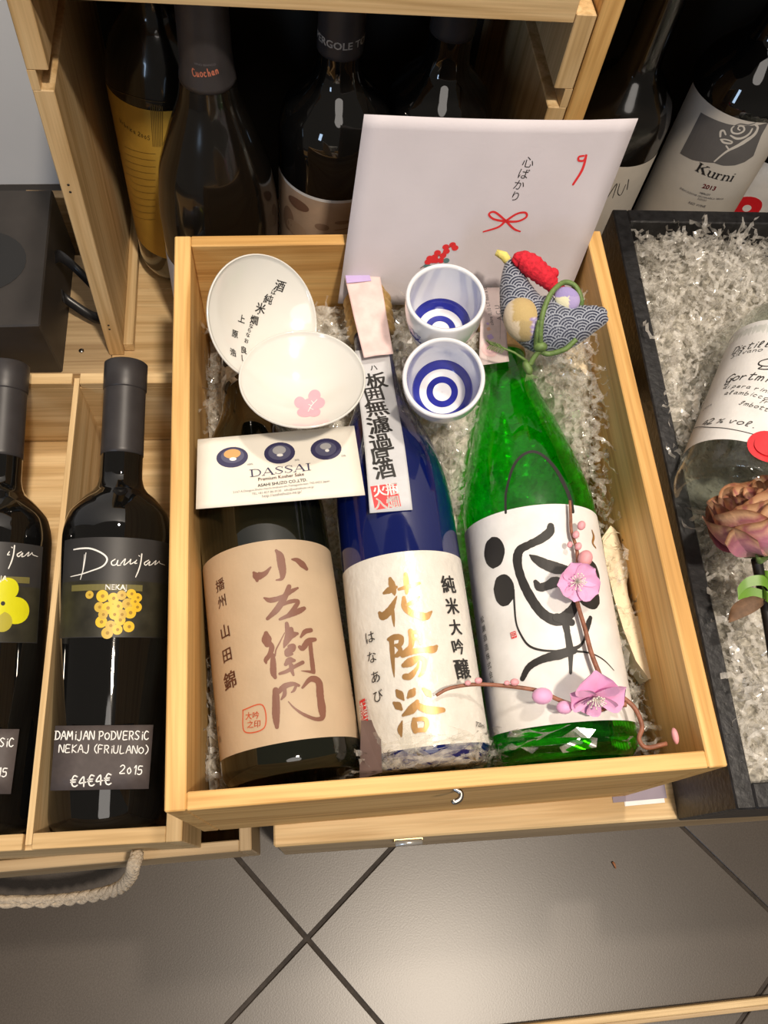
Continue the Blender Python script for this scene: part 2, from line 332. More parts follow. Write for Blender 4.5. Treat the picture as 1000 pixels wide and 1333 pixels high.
  ('corners','c',[(-8.49,9.124),(8.587,8.742),(6.506,-4.797),(-9.976,-3.931)]),
  ('txt','k',('心',1.923,6.271,0.697,0.0,-6)),
  ('txt','k',('ば',1.774,5.515,0.665,0.0,-10)),
  ('txt','k',('か',1.598,4.765,0.671,0.0,-12)),
  ('txt','k',('り',1.48,3.999,0.638,0.0,-12)),
  ('stroke','red',[(5.504,6.593,0.116),(5.177,6.535,0.136),(5.229,6.298,0.136),(5.571,6.297,0.136),(5.651,6.651,0.136),(5.605,5.697,0.177),(5.208,4.72,0.159)]),
  ('stroke','red',[(-0.301,1.513,0.103),(0.658,1.834,0.143),(1.115,2.269,0.163),(1.764,2.762,0.142),(2.332,2.843,0.142),(2.468,2.537,0.143),(1.954,2.237,0.143),(1.118,2.247,0.163),(0.259,2.432,0.142),(-0.1,2.782,0.141),(0.25,2.929,0.141),(0.994,2.38,0.142),(1.726,1.71,0.144),(2.227,1.48,0.103)]),
  ('stroke','br',[(-4.329,-1.181,0.063),(-3.493,-0.49,0.063),(-2.899,-0.036,0.063),(-2.289,0.596,0.062)]),
  ('dot','red',(-2.286,0.573,0.232,0.205,0)),
  ('dot','red',(-2.733,0.421,0.232,0.205,0)),
  ('dot','red',(-2.093,0.342,0.233,0.206,0)),
  ('dot','red',(-2.659,0.099,0.233,0.207,0)),
  ('dot','red',(-3.261,-0.007,0.233,0.207,0)),
  ('dot','red',(-2.86,-0.222,0.234,0.209,0)),
  ('dot','red',(-2.952,-0.593,0.235,0.211,0)),
  ('dot','red',(-3.422,-0.328,0.233,0.209,0)),
  ('dot','red',(-3.753,-0.416,0.233,0.209,0)),
  ('dot','red',(-3.857,-0.694,0.234,0.211,0)),
  ('dot','red',(-3.527,-0.583,0.234,0.21,0)),
  ('dot','red',(-3.314,-0.587,0.234,0.21,0)),
  ('dot','teal',(-2.589,-0.6,0.214,0.187,0)),
  ('dot','teal',(-3.874,-1.0,0.299,0.118,0)),
 ],
 'dish1_print': [
  ('txt','k',('酒',1.591,2.235,0.605,0.02,-12)),
  ('txt','k',('は',1.277,1.849,0.303,0.02,-12)),
  ('txt','k',('純',0.992,1.414,0.536,0.02,-12)),
  ('txt','k',('米',0.526,0.848,0.604,0.02,-12)),
  ('txt','k',('・',0.364,0.499,0.349,0.02,-12)),
  ('txt','k',('燗',0.093,0.082,0.533,0.02,-12)),
  ('txt','k',('な',-0.134,-0.3,0.278,0.02,-12)),
  ('txt','k',('ら',-0.291,-0.576,0.277,0.02,-12)),
  ('txt','k',('な',-0.433,-0.875,0.277,0.02,-12)),
  ('txt','k',('お',-0.602,-1.257,0.299,0.02,-12)),
  ('txt','k',('良',-0.929,-1.861,0.434,0.02,-12)),
  ('txt','k',('し',-1.09,-2.419,0.432,0.02,-12)),
  ('txt','k',('上',-0.835,0.095,0.481,0.02,-12)),
  ('txt','k',('原',-1.458,-0.904,0.454,0.02,-12)),
  ('txt','k',('浩',-1.876,-2.085,0.45,0.02,-12)),
 ],
 'dish2_print': [
  ('dot','pk3',(-0.2,-0.524,0.35,0.51,0)),
  ('dot','pk3',(0.057,-1.462,0.473,0.521,0)),
  ('dot','pk3',(0.605,-1.551,0.362,0.486,0)),
  ('dot','pk3',(0.888,-0.716,0.387,0.495,0)),
  ('dot','pk3',(0.68,-0.053,0.371,0.465,0)),
  ('dot','pk3',(0.356,-0.824,0.487,0.628,0)),
  ('stroke','w',[(0.244,-1.385,0.043),(0.465,-0.841,0.044),(0.817,-0.379,0.044)]),
  ('stroke','w',[(0.465,-0.841,0.044),(0.306,-0.717,0.044)]),
  ('stroke','w',[(0.584,-0.646,0.044),(0.485,-0.423,0.044)]),
  ('stroke','w',[(0.347,-1.03,0.044),(0.554,-1.249,0.044)]),
 ],
 'card_print': [
  ('corners','c',[(-4.868,2.544),(4.526,3.084),(4.842,-1.598),(-4.953,-2.012)]),
  ('dot','nv',(-2.845,1.243,0.932,0.687,4)),
  ('dot','nv',(-0.053,1.402,0.922,0.717,4)),
  ('dot','nv',(2.725,1.541,0.932,0.723,4)),
  ('dot','nv2',(-2.824,1.324,0.683,0.474,4)),
  ('dot','nv2',(-0.051,1.437,0.67,0.501,4)),
  ('dot','nv2',(2.705,1.554,0.635,0.481,4)),
  ('dot','gold',(-2.843,1.467,0.497,0.308,4)),
  ('dot','slv',(-0.067,1.581,0.398,0.287,4)),
  ('dot','slv',(2.704,1.723,0.339,0.217,4)),
  ('dot','w',(-2.806,1.111,0.207,0.118,0)),
  ('dot','w',(-0.037,1.246,0.188,0.095,0)),
  ('dot','w',(2.783,1.431,0.127,0.096,0)),
  ('serif','nv',('DASSAI',-0.02,0.256,3.656,0.48,4.5)),
  ('txt','rd',('Premium Kosher Sake',-0.015,-0.186,0.208,0.008,5)),
  ('txt','nv',('ASAHI SHUZO CO.,LTD.',0.042,-0.594,0.187,0.012,5)),
  ('txt','gr',('2167-4,Osogoe,Shuto-machi,Iwakuni-shi,Yamaguchi-ken 742-0422 Japan',-0.008,-0.856,0.135,0.0,4.8)),
  ('txt','gr',('TEL.+81-827-86-0120   info@asahishuzo.ne.jp',0.055,-1.1,0.134,0.0,4.8)),
  ('txt','gr',('http://asahishuzo.ne.jp/',-0.005,-1.337,0.175,0.0,4.8)),
  ('txt','gr',('100%',-1.8,0.713,0.115,0,4)),
  ('txt','gr',('50%',0.963,0.869,0.116,0,4)),
  ('txt','gr',('23%',3.744,1.029,0.116,0,4)),
 ],
 'kurni_label': [
  ('poly','gr2',[(-4.758,19.701),(-3.965,19.825),(-3.189,19.924),(-2.321,20.033),(-1.589,20.168),(-0.745,20.368),(-0.026,20.529),(0.575,20.736),(0.603,19.533),(1.021,17.529),(0.492,16.994),(-0.211,16.673),(-1.128,16.502),(-1.888,16.539),(-2.624,16.295),(-3.568,15.977),(-4.815,15.777),(-4.771,17.738)]),
  ('stroke','wp',[(-1.911,16.676,0.128),(-1.63,17.4,0.153),(-1.327,17.963,0.202),(-0.802,18.548,0.301),(-0.41,19.064,0.349),(-0.048,19.636,0.272),(-0.088,20.261,0.172),(-0.415,20.501,0.122)]),
  ('stroke','wp',[(-1.862,20.078,0.098),(-1.955,19.777,0.123),(-1.739,19.494,0.148),(-1.284,19.539,0.148),(-1.012,19.873,0.148),(-1.205,20.185,0.123),(-1.502,20.15,0.098),(-1.511,19.925,0.098),(-1.315,19.846,0.098)]),
  ('stroke','wp',[(-1.764,19.214,0.124),(-1.23,19.1,0.199),(-0.764,19.289,0.198),(-0.484,19.691,0.173),(-0.471,20.14,0.123)]),
  ('stroke','wp',[(-2.445,18.854,0.15),(-2.591,19.241,0.174),(-2.424,19.408,0.149),(-2.143,19.164,0.124)]),
  ('stroke','wp',[(-2.301,18.642,0.125),(-1.984,18.494,0.176),(-1.459,18.578,0.15),(-1.466,18.761,0.125),(-1.958,18.78,0.125),(-2.267,18.657,0.125)]),
  ('stroke','wp',[(-1.679,18.278,0.126),(-1.367,18.046,0.126)]),
  ('stroke','gr2',[(-1.862,20.078,0.077),(-1.528,20.363,0.092),(-0.93,20.423,0.076),(-0.5,20.666,0.061)]),
  ('serif','k',('Kurni',-1.274,15.606,3.414,0.853,-4)),
  ('txt','rdk',('2013',-1.247,14.263,0.397,0.03,0)),
  ('txt','gr',('MERLOT',-1.285,13.556,0.167,0.01,0)),
  ('txt','gr',('INDICAZIONE GEOGRAFICA TIPICA',-1.437,13.226,0.167,0.0,0)),
  ('txt','gr',('ROSSO',-1.273,12.956,0.168,0.0,0)),
  ('txt','gr',('RED WINE',-1.432,12.34,0.22,0.0,0)),
 ],
 'mu_label': [
  ('stroke','k',[(-0.224,12.908,0.071),(0.078,14.34,0.07),(0.255,12.826,0.057)]),
  ('stroke','k',[(0.334,14.334,0.056),(0.522,13.349,0.071),(0.93,13.114,0.071),(0.955,14.176,0.056)]),
  ('stroke','k',[(1.02,14.686,0.07),(1.327,13.563,0.071)]),
 ],
 'pergole_cap': [
  ('txt','w2',('LE PERGOLE TORTE',-0.029,25.098,0.469,0.02,0)),
 ],
 'pergole_label': [
  ('dot','bw',(-3.0,13.68,0.985,0.48,0)),
  ('dot','bw2',(-3.975,11.641,0.632,1.116,0)),
  ('dot','bw3',(-3.137,11.148,1.007,0.733,0)),
  ('dot','bw2',(-0.97,12.357,0.555,0.325,0)),
  ('dot','bw2',(0.535,12.914,0.584,0.182,0)),
  ('stroke','bw2',[(0.014,12.208,0.084),(1.008,12.288,0.112)]),
 ],
 'cuchon_cap': [
  ('hand','rdo',('Cuochan',-0.026,24.466,1.622,0.478,8)),
  ('txt','gr',('VINO BIANCO',-0.011,24.964,0.135,0.0,0)),
 ],
 'yellow_label': [
  ('hand','k3',('Vrbnica 2005',-2.346,15.617,2.666,0.365,-8)),
  ('stroke','k3',[(-3.709,13.504,0.029),(-2.425,13.823,0.029),(-0.829,14.121,0.029)]),
  ('stroke','k3',[(-3.858,12.812,0.029),(-2.547,13.173,0.029),(-0.91,13.517,0.029)]),
  ('stroke','k3',[(-4.023,12.095,0.03),(-2.676,12.506,0.029),(-0.993,12.902,0.029)]),
  ('stroke','k3',[(-4.211,11.345,0.03),(-2.812,11.821,0.03),(-1.079,12.274,0.029)]),
  ('stroke','k3',[(-4.43,10.552,0.03),(-2.957,11.116,0.03),(-1.166,11.634,0.03)]),
  ('stroke','k3',[(-3.822,10.376,0.03),(-3.111,10.388,0.03),(-1.257,10.98,0.03)]),
  ('stroke','k3',[(-3.989,9.61,0.031),(-3.278,9.637,0.031),(-1.349,10.313,0.03)]),
  ('stroke','k3',[(-4.178,8.811,0.031),(-3.459,8.856,0.031),(-1.445,9.631,0.03)]),
  ('stroke','k3',[(-4.4,7.965,0.031),(-3.66,8.043,0.031),(-1.544,8.934,0.031)]),
  ('stroke','k3',[(-4.678,7.051,0.032),(-3.887,7.188,0.032),(-1.646,8.222,0.031)]),
  ('stroke','k3',[(-5.098,5.986,0.032),(-4.153,6.279,0.032),(-1.751,7.493,0.031)]),
  ('stroke','k3',[(-5.674,17.698,0.028),(-2.387,18.478,0.027),(0.402,18.477,0.027)]),
  ('stroke','k3',[(-0.61,18.294,0.04),(-0.91,14.783,0.043)]),
  ('stroke','k3',[(-0.478,18.284,0.04),(-0.794,14.806,0.043)]),
  ('stroke','k3',[(-0.347,18.27,0.04),(-0.678,14.827,0.043)]),
  ('stroke','k3',[(-0.217,18.253,0.041),(-0.563,14.844,0.043)]),
  ('stroke','k3',[(-0.088,18.233,0.041),(-0.45,14.859,0.043)]),
  ('stroke','k3',[(0.041,18.21,0.041),(-0.337,14.872,0.043)]),
  ('stroke','k3',[(0.17,18.185,0.041),(-0.224,14.881,0.043)]),
 ],
 'grappa_label': [
  ('script','k',('Distillato',-2.796,10.947,4.109,0.637,2)),
  ('script','k',('Silvano',-3.637,10.405,2.277,0.393,2)),
  ('script','k',('G',-2.044,9.306,1.008,0.806,2)),
  ('script','k',('Gortmitz',-2.385,8.005,3.911,0.702,-3)),
  ('script','k',('di pera rina',-2.623,7.111,3.398,0.36,-8)),
  ('script','k',('alambicco',-2.51,6.533,2.983,0.358,-8)),
  ('script','k',('fr',-1.207,6.057,0.392,0.352,-8)),
  ('script','k',('Imbottig',-1.484,5.53,2.346,0.352,-8)),
  ('script','k',('Lasse',-5.331,6.048,0.981,0.227,0)),
  ('script','k',('42 % vol.',-3.113,4.191,3.846,0.493,-6)),
  ('stroke','k',[(-6.87,4.711,0.053),(-6.087,4.569,0.052),(-4.258,3.799,0.05),(-2.953,3.496,0.049),(-1.955,3.345,0.048),(-1.018,3.288,0.048),(0.005,3.38,0.048)]),
  ('stroke','gr',[(-6.87,4.711,0.017),(-6.867,7.43,0.017),(-6.862,10.747,0.017),(-6.699,13.093,0.018)]),
  ('dot','red',(-0.169,2.679,0.791,1.189,0)),
  ('dot','rd2',(0.028,2.782,0.395,0.702,0)),
 ],
}
PTS = {
 'twig1': [(16.37,19.85,33.9),(16.24,18.85,33.9),(16.11,17.87,33.9),(16.23,16.74,33.9),(16.06,15.55,33.9),(15.68,13.94,33.9),(15.85,11.89,33.9),(15.95,10.56,33.9),(16.24,9.08,33.9)],
 'twig2': [(16.35,9.14,33.6),(16.95,8.42,33.6),(17.86,7.51,33.6),(18.11,6.46,33.6),(17.8,5.79,33.6),(18.13,5.32,33.6),(19.27,5.44,33.6)],
 'twig3': [(7.04,8.85,33.8),(7.79,9.17,33.8),(9.07,9.29,33.8),(10.54,9.15,33.8),(12.61,8.72,33.8),(13.8,8.09,33.8),(15.4,7.44,33.8),(16.73,7.64,33.8),(17.38,7.63,33.8)],
 'twig4': [(16.13,9.02,34.2),(15.72,8.67,34.2),(15.41,8.19,34.2)],
 'fl1': [(15.51,14.47,34.8)],
 'fl2': [(15.38,8.05,34.9)],
 'buds1': [(16.67,18.1,34.2),(16.24,17.54,34.2),(15.76,16.94,34.2),(16.25,16.81,34.2),(16.52,16.03,34.2)],
 'buds3': [(8.77,9.33,34.1),(9.37,9.42,34.1),(10.91,9.19,34.1),(11.34,9.2,34.1),(12.74,8.35,34.1),(13.85,7.66,34.1)],
 'bud2': [(20.01,5.85,33.2)],
 'rope': [(-18.9,4.46,7.0),(-19.19,3.6,7.0),(-20.16,2.7,7.0),(-21.65,2.23,7.0),(-24.73,2.23,7.0)],
 'hook': [(7.24,4.37,34.0),(7.44,4.01,34.0),(7.73,3.76,34.0),(7.65,3.47,34.0),(7.36,3.34,34.0),(7.29,3.46,34.0)],
 'stem': [(29.69,18.12,30.5),(29.52,16.03,30.5),(29.02,13.51,30.5),(28.31,10.63,30.5)],
 'rose': [(27.71,18.86,33.0)],
 'bow': [(27.87,14.33,32.0)],
 'foam': [(20.37,19.9,29.5),(20.66,19.56,29.5),(20.83,17.83,29.5),(21.01,16.98,29.5),(20.63,15.86,29.5),(20.57,15.1,29.5),(20.73,13.73,29.5),(21.38,13.74,29.5),(21.57,12.79,29.5),(21.68,10.6,29.5),(21.6,9.8,29.5),(20.77,9.77,29.5),(20.19,10.94,29.5),(19.82,12.9,29.5),(19.63,14.9,29.5),(19.53,16.96,29.5),(19.64,19.07,29.5)],
 'foam2': [(20.69,36.22,30.5),(21.92,35.78,30.5),(21.8,34.85,30.5),(22.42,34.83,30.5),(22.14,33.65,30.5),(21.13,33.1,30.5),(21.68,31.6,30.5),(21.22,30.61,30.5),(20.6,30.57,30.5),(20.17,31.21,30.5),(19.56,31.48,30.5),(19.1,32.01,30.5),(20.0,33.91,30.5)],
 'silv': [(17.97,7.31,29.5),(18.39,7.32,29.5),(18.83,7.15,29.5),(19.27,6.99,29.5)],
 'silv2': [(18.02,6.39,28.5),(18.36,6.18,28.5),(18.76,6.02,28.5),(19.25,6.12,28.5)],
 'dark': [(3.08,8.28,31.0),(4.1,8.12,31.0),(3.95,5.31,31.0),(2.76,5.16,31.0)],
 'junk': [(8.91,8.18,30.0),(9.84,8.33,30.0)],
 'crumb': [(26.28,-0.23,0.3),(26.55,-0.63,0.3)],
 'giftcorner': [(-18.78,55.33,23.3),(-18.99,41.51,23.3),(-21.94,41.38,23.3),(-23.26,55.54,23.3)],
 'ribbon': [(-19.01,51.26,20.0),(-18.02,49.6,20.0),(-16.91,47.8,20.0),(-16.62,47.15,20.0)],
 'trim': [(13.73,-11.55,0.8),(21.43,-11.36,0.8),(29.32,-11.21,0.8),(38.1,-11.02,0.8)],
 'purp': [(22.1,3.93,18.6),(22.38,2.9,18.6),(25.65,3.35,18.6),(25.69,4.48,18.6)],
 'hole': [(-22.64,48.88,23.3),(-21.63,48.86,23.3)],
 'knot': [(25.16,2.48,18.5)],
 'stamp': [(4.68,5.21,34.0)],
}

# ---------------- helpers ----------------
S = 0.01
rnd = random.Random(7)
nodes_of = lambda m: m.node_tree.nodes
def new_mat(name):
    m = bpy.data.materials.new(name); m.use_nodes = True
    return m, m.node_tree, m.node_tree.nodes['Principled BSDF']
def add(nt, kind, **kw):
    n = nt.nodes.new(kind)
    for k, v in kw.items():
        if k in n.inputs: n.inputs[k].default_value = v
        else: setattr(n, k, v)
    return n
def c4(c): return (c[0], c[1], c[2], 1)
def ramp(nt, fac, stops):
    r = nt.nodes.new('ShaderNodeValToRGB'); e = r.color_ramp.elements
    while len(e) < len(stops): e.new(0.5)
    for el, (p, c) in zip(e, stops): el.position = p; el.color = c4(c)
    nt.links.new(fac, r.inputs[0]); return r
def plain(name, col, rough=0.5, metal=0.0, vary=0.08, scale=60, bump=0.0, bscale=400, coat=0.0, sheen=0.0, spec=0.5):
    m, nt, b = new_mat(name)
    tc = add(nt, 'ShaderNodeTexCoord'); no = add(nt, 'ShaderNodeTexNoise', Scale=float(scale), Detail=4.0)
    nt.links.new(tc.outputs['Object'], no.inputs['Vector'])
    lo = tuple(c*(1-vary) for c in col); hi = tuple(min(1, c*(1+vary)) for c in col)
    r = ramp(nt, no.outputs['Fac'], [(0.3, lo), (0.7, hi)]); nt.links.new(r.outputs[0], b.inputs['Base Color'])
    b.inputs['Roughness'].default_value = rough; b.inputs['Metallic'].default_value = metal
    b.inputs['Coat Weight'].default_value = coat; b.inputs['Sheen Weight'].default_value = sheen
    b.inputs['Specular IOR Level'].default_value = spec
    if bump:
        n2 = add(nt, 'ShaderNodeTexNoise', Scale=float(bscale), Detail=3.0); bp = add(nt, 'ShaderNodeBump', Strength=bump, Distance=0.001)
        nt.links.new(tc.outputs['Object'], n2.inputs['Vector']); nt.links.new(n2.outputs['Fac'], bp.inputs['Height']); nt.links.new(bp.outputs[0], b.inputs['Normal'])
    return m
_w = {}
def wood(kind, axis):
    """pine with the grain along one axis of the object"""
    if (kind, axis) in _w: return _w[(kind, axis)]
    light, mid, dark = WOODS[kind]
    m, nt, b = new_mat('pine_%s_%s' % (kind, axis))
    tc = add(nt, 'ShaderNodeTexCoord')
    def streak(across, along, detail, dist):
        mp = add(nt, 'ShaderNodeMapping'); s = {a: across for a in 'xyz'}; s[axis] = along
        mp.inputs['Scale'].default_value = (s['x'], s['y'], s['z'])
        nt.links.new(tc.outputs['Object'], mp.inputs['Vector'])
        n = add(nt, 'ShaderNodeTexNoise', Scale=1.0, Detail=detail, Distortion=dist); nt.links.new(mp.outputs[0], n.inputs['Vector']); return n
    a = streak(95, 5, 2.0, 0.7); f = streak(520, 14, 2.0, 0.0); big = streak(22, 5, 2.0, 0.5)
    r = ramp(nt, a.outputs['Fac'], [(0.36, dark), (0.47, mid), (0.62, light)])
    r2 = ramp(nt, f.outputs['Fac'], [(0.3, (0.80, 0.78, 0.74)), (0.6, (1, 1, 1))])
    r3 = ramp(nt, big.outputs['Fac'], [(0.35, (0.86, 0.84, 0.80)), (0.65, (1, 1, 1))])
    m1 = add(nt, 'ShaderNodeMix', data_type='RGBA', blend_type='MULTIPLY'); m1.inputs[0].default_value = 0.8
    nt.links.new(r.outputs[0], m1.inputs[6]); nt.links.new(r2.outputs[0], m1.inputs[7])
    m2 = add(nt, 'ShaderNodeMix', data_type='RGBA', blend_type='MULTIPLY'); m2.inputs[0].default_value = 1.0
    nt.links.new(m1.outputs[2], m2.inputs[6]); nt.links.new(r3.outputs[0], m2.inputs[7])
    nt.links.new(m2.outputs[2], b.inputs['Base Color'])
    b.inputs['Roughness'].default_value = 0.55; b.inputs['Specular IOR Level'].default_value = 0.35
    bp = add(nt, 'ShaderNodeBump', Strength=0.25, Distance=0.0006); nt.links.new(f.outputs['Fac'], bp.inputs['Height']); nt.links.new(bp.outputs[0], b.inputs['Normal'])
    _w[(kind, axis)] = m; return m
WOODS = dict(
    honey=((0.84, 0.54, 0.21), (0.78, 0.47, 0.17), (0.63, 0.35, 0.11)),
    pale=((0.80, 0.595, 0.33), (0.74, 0.525, 0.275), (0.62, 0.42, 0.20)),
    worn=((0.62, 0.46, 0.27), (0.55, 0.40, 0.23), (0.45, 0.31, 0.17)))

def mesh(name, verts, faces, mat=None, parent=None, smooth=False, frame=None, mats=None, mi=None, cm=True):
    me = bpy.data.meshes.new(name)
    k = S if cm else 1.0
    me.from_pydata([(v[0]*k, v[1]*k, v[2]*k) for v in verts], [], [tuple(f) for f in faces]); me.update()
    o = bpy.data.objects.new(name, me); COL.objects.link(o)
    if mats:
        for m in mats: me.materials.append(m)
        if mi is not None: me.polygons.foreach_set('material_index', mi)
    elif mat: me.materials.append(mat)
    if smooth: me.polygons.foreach_set('use_smooth', [True]*len(me.polygons))
    if parent is not None: o.parent = parent
    if frame is not None: o.matrix_local = fmat(frame)
    return o
def fmat(F):
    x, y, z, p = F['x'], F['y'], F['z'], F['o']
    return Matrix(((x[0], y[0], z[0], p[0]*S), (x[1], y[1], z[1], p[1]*S), (x[2], y[2], z[2], p[2]*S), (0, 0, 0, 1)))
def tag(o, label=None, cat=None, group=None, kind=None):
    if label: o['label'] = label
    if cat: o['category'] = cat
    if group: o['group'] = group
    if kind: o['kind'] = kind
    return o
def thing(name, F, label, cat, group=None):
    o = bpy.data.objects.new(name, None); COL.objects.link(o); o.empty_display_size = 0.02
    if not isinstance(F, dict): F = dict(o=F, x=(1, 0, 0), y=(0, 1, 0), z=(0, 0, 1))
    o.matrix_world = fmat(F); return tag(o, label, cat, group)
def yawframe(o, deg):
    c, s = math.cos(math.radians(deg)), math.sin(math.radians(deg))
    return dict(o=o, x=(c, s, 0), y=(-s, c, 0), z=(0, 0, 1))
def bmfinish(bm, name, mat, parent=None, smooth=False, frame=None):
    me = bpy.data.meshes.new(name); bm.to_mesh(me); bm.free()
    for v in me.vertices: v.co *= S
    o = bpy.data.objects.new(name, me); COL.objects.link(o); me.materials.append(mat)
    if smooth: me.polygons.foreach_set('use_smooth', [True]*len(me.polygons))
    if parent is not None: o.parent = parent
    if frame is not None: o.matrix_local = fmat(frame)
    return o
def box(name, x0, x1, y0, y1, z0, z1, mat, parent=None, bev=0.08, frame=None):
    bm = bmesh.new(); bmesh.ops.create_cube(bm, size=1)
    for v in bm.verts: v.co = Vector(((x0+x1)/2+v.co.x*(x1-x0), (y0+y1)/2+v.co.y*(y1-y0), (z0+z1)/2+v.co.z*(z1-z0)))
    if bev: bmesh.ops.bevel(bm, geom=bm.edges[:], offset=bev, segments=1, affect='EDGES')
    return bmfinish(bm, name, mat, parent, frame=frame)
def catmull(pts, n=8):
    P = [np.array(p, float) for p in pts]
    if len(P) < 3: 
        return [P[0]+(P[-1]-P[0])*i/n for i in range(n+1)]
    P = [2*P[0]-P[1]]+P+[2*P[-1]-P[-2]]; out = []
    for i in range(1, len(P)-2):
        a, b, c, d = P[i-1:i+3]
        for k in range(n):
            t = k/n; out.append(0.5*(2*b+(c-a)*t+(2*a-5*b+4*c-d)*t*t+(3*b-a-3*c+d)*t**3))
    out.append(P[-2]); return out
def tube_geo(pts, rad, seg=8):
    """sweep; rad is a number or list; closed ends"""
    P = [Vector(p) for p in pts]; n = len(P); V = []; Fc = []
    up = Vector((0, 0, 1)); prev = None
    for i, p in enumerate(P):
        t = (P[min(i+1, n-1)]-P[max(i-1, 0)]).normalized()
        if prev is None: prev = t.cross(up); prev = prev if prev.length > 1e-3 else t.cross(Vector((1, 0, 0)))
        a = (prev-t*prev.dot(t)).normalized(); prev = a; b = t.cross(a)
        r = rad[i] if hasattr(rad, '__len__') else rad
        for k in range(seg):
            q = 2*math.pi*k/seg; V.append(tuple(p+a*(r*math.cos(q))+b*(r*math.sin(q))))
    for i in range(n-1):
        for k in range(seg): Fc.append((i*seg+k, i*seg+(k+1) % seg, (i+1)*seg+(k+1) % seg, (i+1)*seg+k))
    Fc.append(tuple(range(seg-1, -1, -1))); Fc.append(tuple((n-1)*seg+k for k in range(seg)))
    return V, Fc
def tube(name, pts, rad, mat, parent=None, seg=8, frame=None):
    V, Fc = tube_geo(pts, rad, seg); return mesh(name, V, Fc, mat, parent, True, frame)
def lathe(name, prof, mat, parent=None, seg=64, frame=None, caps=True):
    V = []; Fc = []
    for r, z in prof:
        for k in range(seg):
            a = 2*math.pi*k/seg; V.append((r*math.sin(a), -r*math.cos(a), z))
    n = len(prof)
    for i in range(n-1):
        for k in range(seg): Fc.append((i*seg+k, i*seg+(k+1) % seg, (i+1)*seg+(k+1) % seg, (i+1)*seg+k))
    if caps: Fc.append(tuple(range(seg-1, -1, -1))); Fc.append(tuple((n-1)*seg+k for k in range(seg)))
    return mesh(name, V, Fc, mat, parent, True, frame)
def ellipsoid(name, c, r, mat, parent=None, frame=None, rot=None, seg=16, noise=0.0):
    V = []; Fc = []; rings = seg//2+1; R = rot or Matrix.Identity(3)
    for i in range(rings):
        th = math.pi*i/(rings-1)
        for k in range(seg):
            a = 2*math.pi*k/seg; q = 1+noise*(rnd.random()-.5)
            p = R @ Vector((r[0]*math.sin(th)*math.cos(a)*q, r[1]*math.sin(th)*math.sin(a)*q, r[2]*math.cos(th)*q)); V.append((c[0]+p.x, c[1]+p.y, c[2]+p.z))
    for i in range(rings-1):
        for k in range(seg): Fc.append((i*seg+k, (i+1)*seg+k, (i+1)*seg+(k+1) % seg, i*seg+(k+1) % seg))
    o = mesh(name, V, Fc, mat, parent, True, frame)
    bm = bmesh.new(); bm.from_mesh(o.data); bmesh.ops.remove_doubles(bm, verts=bm.verts, dist=1e-6); bm.to_mesh(o.data); bm.free()
    o.data.polygons.foreach_set('use_smooth', [True]*len(o.data.polygons)); return o
def merge(parts):
    V = []; Fc = []
    for v, f in parts:
        k = len(V); V += list(v); Fc += [tuple(i+k for i in q) for q in f]
    return V, Fc
# ---------------- printing: letters, brush strokes, dots ----------------
_tc = {}
def text_geo(s, bold=0.0):
    key = (s, bold)
    if key in _tc: return _tc[key]
    cu = bpy.data.curves.new('t', 'FONT'); cu.body = s; cu.size = 1.0; cu.offset = bold; cu.resolution_u = 3 if len(s) < 12 else 2; cu.fill_mode = 'FRONT'
    o = bpy.data.objects.new('t', cu); COL.objects.link(o); dg = bpy.context.evaluated_depsgraph_get(); dg.update()
    me = bpy.data.meshes.new_from_object(o.evaluated_get(dg))
    V = [(v.co.x, v.co.y) for v in me.vertices]; Fc = [tuple(p.vertices) for p in me.polygons]
    bpy.data.objects.remove(o); bpy.data.curves.remove(cu); bpy.data.meshes.remove(me)
    if V:
        x0 = min(v[0] for v in V); x1 = max(v[0] for v in V); y0 = min(v[1] for v in V); y1 = max(v[1] for v in V)
        V = [(v[0]-(x0+x1)/2, v[1]-(y0+y1)/2) for v in V]
    _tc[key] = (V, Fc); return _tc[key]
def stroke_geo(pts, n=7, rough=0.0):
    P = catmull(pts, n); N = len(P); V = []; Fc = []
    for i, p in enumerate(P):
        t = P[min(i+1, N-1)][:2]-P[max(i-1, 0)][:2]; l = np.hypot(*t) or 1; nx, ny = -t[1]/l, t[0]/l
        h = max(p[2], 0.004)/2; j = 1+rough*(rnd.random()-.5)
        V += [(p[0]+nx*h*j, p[1]+ny*h*j), (p[0]-nx*h*j, p[1]-ny*h*j)]
    for i in range(N-1): Fc.append((2*i, 2*i+1, 2*i+3, 2*i+2))
    parts = [(V, Fc)]
    for e in (0, N-1): parts.append(disc_geo(P[e][0], P[e][1], max(P[e][2], .004)/2, max(P[e][2], .004)/2, 0, 10, 1))
    return merge(parts)
def disc_geo(x, y, rx, ry, rot=0, seg=24, rings=3, rough=0.0):
    c, s = math.cos(math.radians(rot)), math.sin(math.radians(rot)); V = [(x, y)]; Fc = []
    for i in range(1, rings+1):
        for k in range(seg):
            a = 2*math.pi*k/seg; q = i/rings*(1+(rough*(rnd.random()-.5) if i == rings else 0)); ax, ay = rx*q*math.cos(a), ry*q*math.sin(a)
            V.append((x+c*ax-s*ay, y+s*ax+c*ay))
    for k in range(seg): Fc.append((0, 1+k, 1+(k+1) % seg))
    for i in range(rings-1):
        for k in range(seg): Fc.append((1+i*seg+k, 1+(i+1)*seg+k, 1+(i+1)*seg+(k+1) % seg, 1+i*seg+(k+1) % seg))
    return V, Fc
